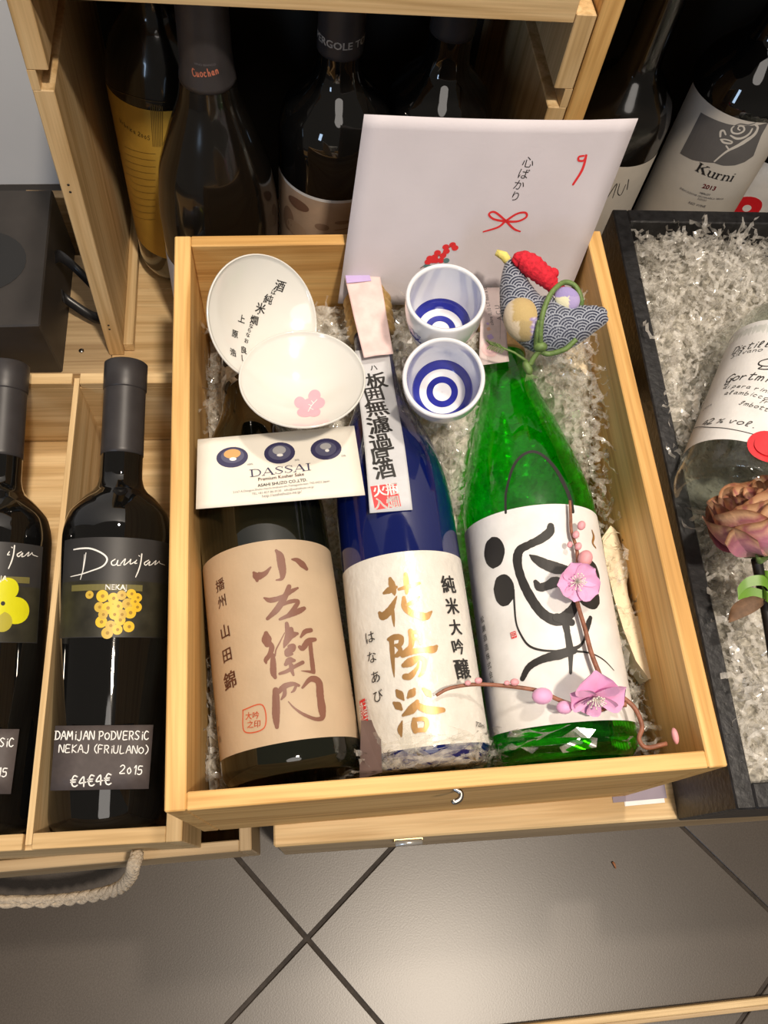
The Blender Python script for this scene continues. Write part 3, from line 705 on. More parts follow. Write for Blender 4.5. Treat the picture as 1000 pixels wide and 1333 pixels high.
HAND = {  # one-stroke letters, x,y in a unit cell
 'D': [((.08,0),(.1,1)), ((.0,1),(.45,.95),(.7,.55),(.5,.12),(.02,0))], 'A': [((0,0),(.35,1),(.7,0)), ((.15,.4),(.6,.42))],
 'M': [((0,0),(.1,1),(.38,.35),(.65,1),(.75,0))], 'i': [((.2,0),(.2,.6)), ((.2,.85),(.22,.9))], 'J': [((.5,1),(.5,.2),(.3,-.1),(.0,.05))],
 'N': [((0,0),(.05,1),(.6,0),(.65,1))], 'P': [((.08,0),(.08,1)), ((.0,.95),(.45,.98),(.6,.7),(.4,.45),(.08,.45))],
 'O': [((.35,.8),(.05,.6),(.05,.2),(.35,0),(.62,.25),(.6,.6),(.35,.8))], 'o': [((.3,.6),(.05,.4),(.1,.08),(.35,.02),(.55,.25),(.5,.5),(.3,.6))],
 'V': [((0,1),(.3,0),(.6,1))], 'E': [((.6,1),(.08,.98),(.06,.5),(.05,0),(.6,.02)), ((.06,.5),(.5,.52))],
 'R': [((.06,0),(.08,1)), ((0,.98),(.45,.98),(.58,.72),(.4,.5),(.08,.48)), ((.3,.48),(.6,0))],
 'S': [((.6,.9),(.3,1),(.06,.78),(.3,.52),(.55,.28),(.35,0),(0,.08))], 'C': [((.6,.88),(.3,1),(.05,.6),(.12,.12),(.4,0),(.62,.14))],
 'K': [((.08,0),(.08,1)), ((.6,1),(.1,.48),(.62,0))], '(': [((.35,1.1),(.1,.75),(.1,.3),(.38,-.08))], ')': [((.1,1.1),(.38,.75),(.38,.3),(.1,-.08))],
 'F': [((.08,0),(.08,1),(.6,1)), ((.08,.52),(.5,.54))], 'U': [((0,1),(.05,.2),(.3,0),(.55,.2),(.6,1))], 'L': [((.08,1),(.06,0),(.55,.03))],
 '2': [((.02,.8),(.3,1),(.55,.75),(.3,.35),(0,0),(.6,.03))], '0': [((.3,.75),(.05,.4),(.25,0),(.5,.3),(.3,.75))],
 '1': [((.05,.75),(.25,1),(.22,0))], '5': [((.55,1),(.15,.98),(.1,.58),(.45,.58),(.5,.2),(.25,0),(0,.08))], '4': [((.45,0),(.45,.9),(.0,.35),(.65,.38))],
 '€': [((.65,.9),(.35,1),(.12,.6),(.15,.15),(.4,0),(.65,.1)), ((0,.62),(.5,.62)), ((0,.42),(.45,.42))], 'b': [((.08,1),(.08,0),(.4,.02),(.5,.25),(.35,.45),(.08,.4))],
 'n': [((.05,.55),(.08,0)), ((.08,.3),(.3,.58),(.48,.4),(.5,0))], 'r': [((.05,.58),(.1,0)), ((.1,.3),(.28,.55),(.42,.52))],
 'c': [((.42,.5),(.2,.58),(.04,.3),(.2,0),(.45,.08))], 'a': [((.42,.5),(.2,.58),(.04,.3),(.18,.02),(.38,.2),(.44,.55),(.42,.1),(.55,.02))],
 'u': [((.05,.56),(.08,.12),(.25,0),(.42,.2),(.45,.56)), ((.45,.56),(.46,.08),(.56,.02))], 'h': [((.08,1),(.08,0)), ((.08,.3),(.28,.56),(.44,.38),(.46,0))],
 's': [((.4,.5),(.2,.58),(.08,.42),(.38,.2),(.22,0),(.0,.06))], 't': [((.22,1),(.2,.12),(.36,0),(.5,.1)), ((.0,.7),(.5,.74))], 'l': [((.1,.1),(.35,.8),(.25,1),(.12,.8),(.14,.08),(.35,.02))],
 'v': [((.02,.56),(.2,0),(.42,.56),(.55,.5))], 'p': [((.08,.56),(.04,-.4)), ((.08,.45),(.3,.56),(.46,.3),(.28,.0),(.08,.1))], 'e': [((.05,.28),(.4,.36),(.3,.58),(.08,.4),(.12,.05),(.45,.08))],
 'd': [((.42,.5),(.2,.58),(.04,.3),(.18,.02),(.4,.2)), ((.5,1),(.42,.4),(.46,.02),(.58,.04))], 'm': [((.05,.56),(.06,0)), ((.06,.35),(.2,.58),(.3,.4),(.3,0)), ((.3,.35),(.46,.58),(.58,.4),(.6,0))],
 'G': [((.62,.85),(.35,1),(.05,.6),(.1,.15),(.4,0),(.62,.3),(.38,.4)), ((.62,.4),(.55,-.3),(.2,-.35),(.25,-.1))], 'I': [((.1,.9),(.45,1),(.3,.5),(.25,0),(.0,.1)), ((.1,.5),(.45,.55))],
 'z': [((.05,.56),(.45,.56),(.05,0),(.5,.02))], 'g': [((.42,.5),(.2,.58),(.05,.3),(.2,.05),(.42,.3),(.42,.56),(.4,-.25),(.15,-.35),(.08,-.15))], 'f': [((.45,.95),(.28,.9),(.2,.3),(.15,-.3)), ((.02,.5),(.42,.52))],
 '%': [((.5,.8),(.05,0)), ((.12,.7),(.05,.6),(.16,.55),(.2,.66),(.12,.7)), ((.45,.25),(.36,.12),(.48,.02),(.56,.15),(.45,.25))], '.': [((.1,.02),(.14,.02))],
}
def hand_geo(s, wd, h, wt, slant=0.0, loops=False):
    parts = []; x = 0; adv = {' ': .45, 'i': .42, '(': .5, ')': .5, '.': .35, '1': .45, 'M': 1.0, 'm': .8}; tot = []
    for ch in s: tot.append((ch, x)); x += adv.get(ch, .72 if loops else .85)
    k = wd/max(x-.15, .3)
    for ch, x0 in tot:
        jy = (rnd.random()-.5)*.06
        for pl in HAND.get(ch, []):
            pts = []
            for i, (px, py) in enumerate(pl):
                yy = py+jy; w_ = wt*(1.25 if (loops and i % 2) else 1)
                pts.append(((x0+px)*k-wd/2+slant*yy*h, (yy-.5)*h, w_))
            parts.append(stroke_geo(pts, 5))
    return merge(parts)
SERIF = {  # thick and thin bars: (x0,y0,x1,y1,width) in a unit cell; width relative to height
 'D': (.85, [(.16,0,.16,1,.15),(.0,.97,.42,.97,.06),(.0,.03,.42,.03,.06)], [((.38,.97,.06),(.62,.86,.10),(.74,.5,.16),(.62,.14,.10),(.38,.03,.06))]),
 'A': (.86, [(.06,.0,.42,1,.055),(.42,1,.72,0,.15),(.18,.34,.6,.34,.05),(-.04,.02,.18,.02,.05),(.58,.02,.86,.02,.05)], []),
 'S': (.66, [(.56,.72,.56,.98,.04),(.06,.02,.06,.3,.04)], [((.56,.84,.05),(.36,.99,.06),(.1,.8,.12),(.3,.54,.15),(.54,.28,.13),(.3,.02,.06),(.07,.16,.05))]),
 'I': (.4, [(.18,0,.18,1,.15),(.02,.97,.34,.97,.05),(.02,.03,.34,.03,.05)], []),
 'K': (.98, [(.2,0,.2,.98,.17),(.02,.96,.38,.96,.05),(.02,.03,.38,.03,.05),(.82,.95,.26,.46,.06),(.66,.95,.95,.95,.05),(.42,.58,.82,.03,.17),(.62,.03,.98,.03,.05)], []),
 'u': (.72, [(.16,.2,.16,.64,.14),(.02,.64,.2,.64,.05),(.56,.02,.56,.64,.14),(.42,.64,.6,.64,.05),(.56,.03,.7,.03,.05)], [((.16,.22,.14),(.24,.05,.1),(.4,.04,.06),(.54,.16,.05))]),
 'r': (.54, [(.16,.02,.16,.64,.14),(.02,.64,.2,.64,.05),(.02,.03,.32,.03,.05)], [((.18,.42,.05),(.3,.62,.08),(.44,.58,.12))]),
 'n': (.76, [(.16,.02,.16,.64,.14),(.02,.64,.2,.64,.05),(.02,.03,.3,.03,.05),(.58,.02,.58,.44,.14),(.46,.03,.72,.03,.05)], [((.18,.44,.05),(.34,.62,.08),(.5,.58,.12),(.58,.42,.14))]),
 'i': (.36, [(.16,.02,.16,.64,.14),(.02,.64,.2,.64,.05),(.02,.03,.3,.03,.05),(.16,.84,.16,.92,.14)], []),
}
def serif_geo(s, wd, h):
    parts = []; x = 0
    tot = sum(SERIF[c][0] for c in s); k = wd/tot
    for ch in s:
        wcell, bars, curves = SERIF[ch]
        for x0, y0, x1, y1, t in bars:
            a = np.array(((x+x0)*k, y0*h)); b = np.array(((x+x1)*k, y1*h)); d = (b-a)/(np.linalg.norm(b-a) or 1); n = np.array((-d[1], d[0]))*t*h*.64
            q = [a+n, a-n, b-n, b+n]; parts.append(([(p[0]-wd/2, p[1]-h/2) for p in q], [(0, 1, 2, 3)]))
        for c in curves: parts.append(stroke_geo([((x+p[0])*k-wd/2, p[1]*h-h/2, p[2]*h) for p in c], 5))
        x += wcell
    return merge(parts)
def cut_geo(V, Fc, step, both=False):
    if not V: return V, Fc
    bm = bmesh.new(); vs = [bm.verts.new((v[0], v[1], 0)) for v in V]
    for f in Fc:
        try: bm.faces.new([vs[i] for i in f])
        except ValueError: pass
    for ax in ((0, 1) if both else (0,)):
        lo = min(v[ax] for v in V); hi = max(v[ax] for v in V); n = int((hi-lo)/step)
        for i in range(1, n+1):
            co = [0, 0, 0]; no = [0, 0, 0]; co[ax] = lo+i*step; no[ax] = 1
            if co[ax] < hi-1e-3: bmesh.ops.bisect_plane(bm, geom=bm.verts[:]+bm.edges[:]+bm.faces[:], plane_co=co, plane_no=no)
    bm.verts.index_update(); V2 = [(v.co.x, v.co.y) for v in bm.verts]; F2 = [tuple(v.index for v in f.verts) for f in bm.faces]; bm.free(); return V2, F2
INK = {}
def prints(items, mapper, parent, curved=True, both=False, base=0.012, frame=None, own=True):
    """turn a list of print items into one mesh per ink lying just above the surface"""
    by = {}
    for li, it in enumerate(items):
        kind, col, d = it; rot = 0; c = None
        if kind == 'corners': continue
        if kind == 'stroke': V, Fc = stroke_geo(d, 7, 0.10 if max(p[2] for p in d) > .25 else 0)
        elif kind == 'poly': V, Fc = list(d), [tuple(range(len(d)))]
        elif kind == 'dot': V, Fc = disc_geo(*d, rough=.06 if d[2] > .4 and col == 'k' else 0)
        else:
            if kind == 'rect':
                x, y, wd, h, rot = d; V, Fc = [(-wd/2, -h/2), (wd/2, -h/2), (wd/2, h/2), (-wd/2, h/2)], [(0, 1, 2, 3)]
            elif kind == 'txt':
                t, x, y, h, bo, rot = d; V, Fc = text_geo(t); k = h*(1.14 if len(t) < 3 and ord(t[0]) > 999 else 1.45); V = [(a*k, b*k) for a, b in V]
                if bo: q = min(bo, .022)*k; V, Fc = merge([([(a+i*q, b+j*q) for a, b in V], Fc) for i, j in ((-1, -.6), (1, -.6), (-1, .6), (1, .6))])
            elif kind == 'serif': t, x, y, wd, h, rot = d; V, Fc = serif_geo(t, wd, h)
            elif kind == 'hand': t, x, y, wd, h, rot = d; V, Fc = hand_geo(t, wd, h, h*.13)
            elif kind == 'script': t, x, y, wd, h, rot = d; V, Fc = hand_geo(t, wd, h*.9, h*.10, .35, True)
            c = math.radians(rot); V = [(x+a*math.cos(c)-b*math.sin(c), y+a*math.sin(c)+b*math.cos(c)) for a, b in V]
        if curved: V, Fc = cut_geo(V, Fc, 0.32, both)
        e = base+0.0022*li if kind in ('rect', 'dot', 'poly') else base+0.0022*(li+1)
        if len(items) > 40: e = base+0.0007*li
        V3 = [mapper(a, b, e) for a, b in V]
        if kind == 'stroke' and max(p[2] for p in d) > .3 or kind == 'dot' and d[2] > .45: mesh('brush_stroke' if kind == 'stroke' else 'printed_dot', V3, Fc, INK[col], parent); continue
        by.setdefault(col, []).append((V3, Fc))
    names = dict(red='red_print', gold='gold_lettering', k='black_lettering', w='white_lettering')
    for col, parts in by.items():
        V, Fc = merge(parts); mesh('lettering' if col in ('k', 'w', 'br', 'k2', 'nv', 'gr', 'gold', 'rd') else 'printed_motif', V, Fc, INK[col], parent, frame=frame)['kind'] = 'stuff'
def rev_map(R, off=0.0):
    return lambda s, t, e: (lambda r, th: ((r+off+e)*math.sin(th), -(r+off+e)*math.cos(th), t))(R(t), s/R(t))
def ridge_map(R, off=0.0): return lambda s, t, e: (s, -(R(t)+.12+off+e), t)
def flat_map(off=0.0): return lambda s, t, e: (s, t, off+e)
def rev_patch(name, R, s0, s1, z0, z1, mat, parent, off=0.015, n=40, m=4, wave=0.0):
    V = []; Fc = []; f = rev_map(R)
    for j in range(m+1):
        for i in range(n+1):
            a = s0+(s1-s0)*i/n; V.append(f(a, z0+(z1-z0)*j/m+wave*math.sin(a*1.3+j), off))
    k = n+1
    for j in range(m):
        for i in range(n): Fc.append((j*k+i, j*k+i+1, (j+1)*k+i+1, (j+1)*k+i))
    return mesh(name, V, Fc, mat, parent, True)
def sheet(name, corners, f, mat, parent, n=12, th=0.03, off=0.0, bulge=None, frame=None):
    """thin paper between four corners (bottom-left, bottom-right, top-right, top-left) of a 2D map"""
    a, b, c, d = [np.array(q, float) for q in corners]; V = []; Fc = []
    for e in (0, -th):
        for j in range(n+1):
            for i in range(n+1):
                u, v = i/n, j/n; p = (a*(1-u)+b*u)*(1-v)+(d*(1-u)+c*u)*v
                q = f(p[0], p[1], off+e+(bulge(u, v) if bulge else 0)); V.append(q)
    k = n+1; N = k*k
    for j in range(n):
        for i in range(n):
            q = (j*k+i, j*k+i+1, (j+1)*k+i+1, (j+1)*k+i); Fc.append(q); Fc.append(tuple(x+N for x in q[::-1]))
    rim = [i for i in range(k)]+[j*k+n for j in range(1, k)]+[n*k+i for i in range(n-1, -1, -1)]+[j*k for j in range(n-1, 0, -1)]
    for i in range(len(rim)): x, y = rim[i], rim[(i+1) % len(rim)]; Fc.append((y, x, x+N, y+N))
    return mesh(name, V, Fc, mat, parent, True, frame)

# ---------------- materials ----------------
def thin_fresnel(nt, ior):
    """Fresnel for a thin sheet: the same from the front and the back of a face"""
    fr = add(nt, 'ShaderNodeFresnel'); ge = add(nt, 'ShaderNodeNewGeometry'); mr = add(nt, 'ShaderNodeMapRange')
    mr.inputs['To Min'].default_value = ior; mr.inputs['To Max'].default_value = 1/ior
    nt.links.new(ge.outputs['Backfacing'], mr.inputs['Value']); nt.links.new(mr.outputs[0], fr.inputs['IOR']); return fr
def glass_dark(name, col, rough=0.04):
    m, nt, b = new_mat(name); b.inputs['Base Color'].default_value = c4(col); b.inputs['Roughness'].default_value = rough
    b.inputs['Coat Weight'].default_value = 0.6; b.inputs['Coat Roughness'].default_value = 0.02
    tc = add(nt, 'ShaderNodeTexCoord'); no = add(nt, 'ShaderNodeTexNoise', Scale=35.0, Detail=2.0); bp = add(nt, 'ShaderNodeBump', Strength=0.08, Distance=0.002)
    nt.links.new(tc.outputs['Object'], no.inputs['Vector']); nt.links.new(no.outputs['Fac'], bp.inputs['Height']); nt.links.new(bp.outputs[0], b.inputs['Normal']); return m
def glass_tint(name, tint, body, body_mix=0.25, refr=0.1):
    """thin coloured glass: tinted see-through, a little coloured body, clear reflections"""
    m, nt, b = new_mat(name); nt.nodes.remove(b); out = nt.nodes['Material Output']
    tr = add(nt, 'ShaderNodeBsdfTransparent', Color=c4(tint)); rf = add(nt, 'ShaderNodeBsdfRefraction', Color=c4(tint), Roughness=0.05, IOR=1.12)
    tl = add(nt, 'ShaderNodeBsdfTranslucent', Color=c4(body)); gl = add(nt, 'ShaderNodeBsdfGlossy', Color=(1, 1, 1, 1), Roughness=0.03)
    tc = add(nt, 'ShaderNodeTexCoord'); no = add(nt, 'ShaderNodeTexNoise', Scale=45.0, Detail=2.0, Distortion=0.6); bp = add(nt, 'ShaderNodeBump', Strength=0.12, Distance=0.002)
    nt.links.new(tc.outputs['Object'], no.inputs['Vector']); nt.links.new(no.outputs['Fac'], bp.inputs['Height'])
    for q in (gl, rf): nt.links.new(bp.outputs[0], q.inputs['Normal'])
    m0 = add(nt, 'ShaderNodeMixShader', Fac=refr); nt.links.new(tr.outputs[0], m0.inputs[1]); nt.links.new(rf.outputs[0], m0.inputs[2])
    m1 = add(nt, 'ShaderNodeMixShader', Fac=body_mix); nt.links.new(m0.outputs[0], m1.inputs[1]); nt.links.new(tl.outputs[0], m1.inputs[2])
    fr = thin_fresnel(nt, 1.45); nt.links.new(bp.outputs[0], fr.inputs['Normal'])
    m2 = add(nt, 'ShaderNodeMixShader'); nt.links.new(fr.outputs[0], m2.inputs[0]); nt.links.new(m1.outputs[0], m2.inputs[1]); nt.links.new(gl.outputs[0], m2.inputs[2])
    nt.links.new(m2.outputs[0], out.inputs[0]); return m
def film(name, tint, body, dens):
    m, nt, b = new_mat(name); nt.nodes.remove(b); out = nt.nodes['Material Output']
    tr = add(nt, 'ShaderNodeBsdfTransparent', Color=c4(tint)); df = add(nt, 'ShaderNodeBsdfTranslucent', Color=c4(body)); d2 = add(nt, 'ShaderNodeBsdfDiffuse', Color=c4(body))
    gl = add(nt, 'ShaderNodeBsdfGlossy', Color=(1, 1, 1, 1), Roughness=0.09)
    tc = add(nt, 'ShaderNodeTexCoord'); no = add(nt, 'ShaderNodeTexNoise', Scale=260.0, Detail=1.0); nt.links.new(tc.outputs['Object'], no.inputs['Vector'])
    mm = add(nt, 'ShaderNodeMath', operation='MULTIPLY'); mm.inputs[1].default_value = dens*2; nt.links.new(no.outputs['Fac'], mm.inputs[0])
    a = add(nt, 'ShaderNodeMixShader', Fac=.65); nt.links.new(df.outputs[0], a.inputs[1]); nt.links.new(d2.outputs[0], a.inputs[2])
    m1 = add(nt, 'ShaderNodeMixShader'); nt.links.new(mm.outputs[0], m1.inputs[0]); nt.links.new(tr.outputs[0], m1.inputs[1]); nt.links.new(a.outputs[0], m1.inputs[2])
    fr = thin_fresnel(nt, 1.55)
    m2 = add(nt, 'ShaderNodeMixShader'); nt.links.new(fr.outputs[0], m2.inputs[0]); nt.links.new(m1.outputs[0], m2.inputs[1]); nt.links.new(gl.outputs[0], m2.inputs[2])
    nt.links.new(m2.outputs[0], out.inputs[0]); return m
def vcol(name, rough=0.8, sheen=0.3, bump=0.3, bscale=900):
    m, nt, b = new_mat(name); at = add(nt, 'ShaderNodeAttribute', attribute_name='tint'); nt.links.new(at.outputs['Color'], b.inputs['Base Color'])
    b.inputs['Roughness'].default_value = rough; b.inputs['Sheen Weight'].default_value = sheen
    tc = add(nt, 'ShaderNodeTexCoord'); no = add(nt, 'ShaderNodeTexNoise', Scale=float(bscale), Detail=2.0); bp = add(nt, 'ShaderNodeBump', Strength=bump, Distance=0.0008)
    nt.links.new(tc.outputs['Object'], no.inputs['Vector']); nt.links.new(no.outputs['Fac'], bp.inputs['Height']); nt.links.new(bp.outputs[0], b.inputs['Normal']); return m
def set_tint(o, cols):
    a = o.data.color_attributes.new('tint', 'FLOAT_COLOR', 'POINT'); a.data.foreach_set('color', np.array(cols, dtype=np.float32).ravel())
M = dict(
    blackglass=glass_dark('black_green_glass', (0.006, 0.007, 0.004)), blackglass2=glass_dark('black_glass', (0.004, 0.004, 0.004)),
    dusty=glass_dark('dusty_dark_glass', (0.006, 0.005, 0.004), 0.16),
    blue=glass_dark('cobalt_glass', (0.003, 0.008, 0.085), 0.05), green=glass_tint('green_glass', (0.15, 0.91, 0.035), (0.04, 0.80, 0.02), 0.15, .12),
    clear=glass_tint('clear_glass', (0.97, 0.985, 0.97), (0.85, 0.88, 0.85), 0.05, .06), film=film('cellophane', (0.99, 0.99, 0.98), (0.99, 0.96, 0.90), 0.24), film3=film('cellophane_loose', (0.99, 0.99, 0.98), (1.0, 0.97, 0.92), 0.42),
    film2=film('cellophane_pile', (0.99, 0.99, 0.98), (0.86, 0.82, 0.73), 0.9), clearcloud=film('clear_film', (0.97, 0.97, 0.97), (0.9, 0.9, 0.9), 0.08),
    capsule=plain('black_capsule', (0.035, 0.032, 0.034), 0.42, 0.0, 0.15, 80), goldcap=plain('bronze_cap', (0.55, 0.36, 0.14), 0.4, 0.4, .2, 200),
    paper=plain('white_label', (0.80, 0.79, 0.78), 0.6, bump=.1), cream=plain('tan_label', (0.50, 0.375, 0.25), 0.6, vary=.05, bump=.15),
    washi=plain('washi_label', (0.74, 0.71, 0.65), 0.33, spec=.9, vary=.06, scale=90, bump=.5, bscale=250), strip=plain('grey_white_strip', (0.60, 0.61, 0.64), 0.65, vary=.06, bump=.2),
    envelope=plain('gift_envelope_paper', (0.64, 0.60, 0.645), 0.7, vary=.05, scale=18, bump=.1), card=plain('card_paper', (0.82, 0.775, 0.69), 0.6, vary=.03),
    pink=plain('pink_seal_paper', (0.80, 0.60, 0.58), 0.6, vary=.12, scale=120), tax=plain('tax_strip_paper', (0.72, 0.60, 0.59), 0.6, vary=.08, scale=150),
    porcelain=plain('porcelain', (0.73, 0.72, 0.68), 0.12, vary=.01, coat=.6), porcelain2=plain('cool_porcelain', (0.78, 0.79, 0.83), 0.12, vary=.01, coat=.6),
    blackbox=plain('black_stained_wood', (0.017, 0.017, 0.019), 0.42, vary=.4, scale=180, bump=.5, bscale=220), blackcard=plain('black_card', (0.028, 0.024, 0.022), 0.55, vary=.2, scale=40),
    ribbon=plain('black_ribbon', (0.02, 0.02, 0.022), 0.3, vary=.2), darklabel=plain('charcoal_label', (0.030, 0.029, 0.030), 0.5, vary=.15, scale=30),
    slate=plain('slate_card', (0.075, 0.060, 0.058), 0.6, vary=.12, scale=200), foam=plain('cream_board', (0.80, 0.68, 0.48), 0.8, vary=.06, bump=.4, bscale=300),
    steel=plain('steel', (0.45, 0.43, 0.40), 0.3, 1.0), brass=plain('brass', (0.75, 0.58, 0.30), 0.3, 1.0), silver=plain('silver_foil', (0.8, 0.78, 0.74), 0.25, 0.7),
    rope=plain('jute_rope', (0.55, 0.46, 0.35), 0.9, vary=.25, scale=500, bump=.8, bscale=900), twig=plain('brown_twig', (0.27, 0.105, 0.06), 0.55, vary=.3, scale=250, bump=.5),
    petal=plain('orchid_pink_petal', (0.80, 0.40, 0.66), 0.6, vary=.10, scale=120, sheen=.3), bud=plain('rose_pink_bud', (0.78, 0.36, 0.40), 0.55, vary=.15, scale=200),
    stamen=plain('white_stamen', (0.85, 0.80, 0.72), 0.6), red=plain('red_crepe', (0.62, 0.012, 0.03), 0.85, vary=.25, scale=420, bump=1.0, bscale=420), yellow=plain('yellow_crepe', (0.80, 0.70, 0.20), 0.85, bump=.8),
    cloth=vcol('wave_pattern_cloth'), patch=vcol('patchwork_cloth'), cord=plain('green_cord', (0.13, 0.21, 0.06), 0.55, vary=.25, scale=300, bump=.4), rosepetal=vcol('dried_petal', .7, .2, .5, 300),
    greenribbon=plain('leaf_green_ribbon', (0.14, 0.30, 0.035), 0.35, vary=.15), stem=plain('dark_stem', (0.012, 0.010, 0.010), 0.5), leaf=plain('dry_brown_leaf', (0.16, 0.09, 0.05), 0.7, vary=.4, scale=150),
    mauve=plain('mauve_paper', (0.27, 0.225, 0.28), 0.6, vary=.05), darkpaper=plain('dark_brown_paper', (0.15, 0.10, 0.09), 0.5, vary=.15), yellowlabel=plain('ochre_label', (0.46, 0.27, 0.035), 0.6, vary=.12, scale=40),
    wall=plain('grey_white_plaster', (0.74, 0.75, 0.77), 0.85, vary=.03, scale=8), grout=plain('dark_grout', (0.045, 0.036, 0.030), 0.8, vary=.3, scale=200), skirting=plain('skirting_shade_dark', (0.02, 0.017, 0.015), 0.5),
    wax=plain('red_wax', (0.75, 0.02, 0.03), 0.3, coat=.4), face=plain('portrait_label', (0.50, 0.36, 0.26), 0.6, vary=.18, scale=45), dark=plain('inner_shade_nail_dark', (0.03, 0.025, 0.02), 0.8),
    ash=plain('ash_white_label', (0.60, 0.56, 0.50), 0.6, vary=.05), crumb=plain('brown_crumb', (0.35, 0.14, 0.06), 0.7), photo=plain('dark_photo_print', (0.028, 0.026, 0.016), 0.5, vary=.5, scale=60),
)
for k_, c_, r_, me_ in (('k', (.022, .020, .019), .55, 0), ('w', (.86, .85, .82), .5, 0), ('w2', (.45, .43, .40), .5, 0), ('br', (.20, .085, .055), .45, 0), ('k2', (.10, .035, .02), .5, 0), ('red', (.72, .03, .035), .5, 0),
        ('red2', (.55, .09, .035), .5, 0), ('gold', (.74, .42, .17), .32, .75), ('gr', (.16, .15, .16), .6, 0), ('lil', (.52, .40, .72), .6, 0), ('or', (.85, .50, .32), .6, 0), ('pk', (.72, .50, .50), .6, 0), ('pk2', (.62, .42, .44), .6, 0),
        ('pk3', (.88, .42, .50), .3, 0), ('nv', (.028, .025, .085), .4, 0), ('nv2', (.09, .09, .16), .3, 0), ('slv', (.45, .45, .47), .3, .3), ('rd', (.75, .16, .14), .5, 0), ('rdk', (.16, .01, .01), .5, 0), ('gr2', (.125, .118, .115), .6, 0),
        ('wp', (.66, .62, .56), .6, 0), ('teal', (.10, .20, .20), .6, 0), ('olv', (.16, .14, .04), .6, 0), ('gy', (.80, .52, .03), .45, 0), ('gy2', (.62, .42, .06), .45, 0), ('gy3', (.38, .22, .02), .5, 0), ('gy4', (.70, .68, .01), .45, 0),
        ('gy5', (.45, .40, .04), .5, 0), ('bw', (.19, .10, .065), .6, 0), ('bw2', (.30, .19, .13), .6, 0), ('bw3', (.42, .29, .20), .6, 0), ('rdo', (.62, .20, .12), .4, .2), ('k3', (.10, .06, .01), .6, 0), ('rd2', (.55, .01, .015), .3, 0)):
    INK[k_] = plain('ink_'+k_, c_, r_, me_, .06)
def tile_mat():
    m, nt, b = new_mat('grey_brown_tile'); tc = add(nt, 'ShaderNodeTexCoord'); n1 = add(nt, 'ShaderNodeTexNoise', Scale=9.0, Detail=4.0); n2 = add(nt, 'ShaderNodeTexNoise', Scale=700.0, Detail=2.0)
    for n in (n1, n2): nt.links.new(tc.outputs['Object'], n.inputs['Vector'])
    r1 = ramp(nt, n1.outputs['Fac'], [(.3, (.064, .051, .042)), (.7, (.084, .069, .057))]); r2 = ramp(nt, n2.outputs['Fac'], [(.35, (.78, .76, .74)), (.65, (1, 1, 1))])
    mx = add(nt, 'ShaderNodeMix', data_type='RGBA', blend_type='MULTIPLY'); mx.inputs[0].default_value = 1; nt.links.new(r1.outputs[0], mx.inputs[6]); nt.links.new(r2.outputs[0], mx.inputs[7]); nt.links.new(mx.outputs[2], b.inputs['Base Color'])
    b.inputs['Roughness'].default_value = .36; b.inputs['Specular IOR Level'].default_value = .8
    bp = add(nt, 'ShaderNodeBump', Strength=.10, Distance=.0004); nt.links.new(n2.outputs['Fac'], bp.inputs['Height']); nt.links.new(bp.outputs[0], b.inputs['Normal']); return m
M['tile'] = tile_mat()

# ---------------- the setting ----------------
fl = tag(box('floor', -150, 170, -150, 120, -2.0, -0.22, M['grout'], bev=0), kind='structure')
th = math.radians(40.0); u1 = (math.cos(th), math.sin(th)); u2 = (-math.sin(th), math.cos(th)); TS = 30.0; gx, gy = -0.73, -3.91
tm = None
for i in range(-3, 4):
    for j in range(-3, 4):
        cx_, cy_ = gx+(i+.5)*TS*u1[0]+(j+.5)*TS*u2[0], gy+(i+.5)*TS*u1[1]+(j+.5)*TS*u2[1]
        if not (-75 < cx_ < 95 and -60 < cy_ < 85): continue
        if tm is None: t = box('tile', -TS/2+.17, TS/2-.17, -TS/2+.17, TS/2-.17, -.25, 0, M['tile'], fl, .06); tm = t
        else: t = tm.copy(); COL.objects.link(t)
        t.parent = fl; t.location = (cx_*S, cy_*S, 0); t.rotation_euler = (0, 0, th)
tag(box('wall_back', -150, 170, 76, 80, 0, 200, M['wall'], bev=0), kind='structure')
tag(box('baseboard_back', -150, 170, 74.9, 76, 0, 3.2, M['skirting'], bev=.1), kind='structure')  # its dark colour paints in the shade between gift box and crate

# ---------------- wooden crates ----------------
def open_crate(name, F, W, L, Hh, t, tf, kind, label, cat='crate', base=0.9, bev=0.07, notches=()):
    """lying open crate: local x right, y back, z up; rim at z = Hh"""
    c = thing(name, F, label, cat)
    box('side_panel', 0, t, 0, L, 0, Hh, wood(kind, 'y'), c, bev); box('side_panel', W-t, W, 0, L, 0, Hh, wood(kind, 'y'), c, bev)
    if notches:
        edges = [t]+[e for n in notches for e in (n-.28, n+.28)]+[W-t]
        box('front_panel', t+.01, W-t-.01, 0, tf, 0, Hh-.7, wood(kind, 'x'), c, .03); box('back_panel', t+.01, W-t-.01, L-tf, L, 0, Hh-.7, wood(kind, 'x'), c, .03)
        for a, b_ in zip(edges[::2], edges[1::2]):
            box('front_panel', a+.01, b_-.01, 0, tf, Hh-.7, Hh, wood(kind, 'x'), c, .04); box('back_panel', a+.01, b_-.01, L-tf, L, Hh-.7, Hh, wood(kind, 'x'), c, .04)
    else:
        box('front_panel', t+.01, W-t-.01, 0, tf, 0, Hh, wood(kind, 'x'), c, bev); box('back_panel', t+.01, W-t-.01, L-tf, L, 0, Hh, wood(kind, 'x'), c, bev)
    box('bottom_panel', t+.01, W-t-.01, tf+.01, L-t-.01, 0, base, wood(kind, 'x' if notches else 'y'), c, .02)
    return c
main = open_crate('sake_box', (-7.1, 3.95, 18.56), 29.05, 36.05, 15.94, 1.05, 0.88, 'honey', 'open honey-coloured pine box holding three sake bottles, in the middle', 'box')
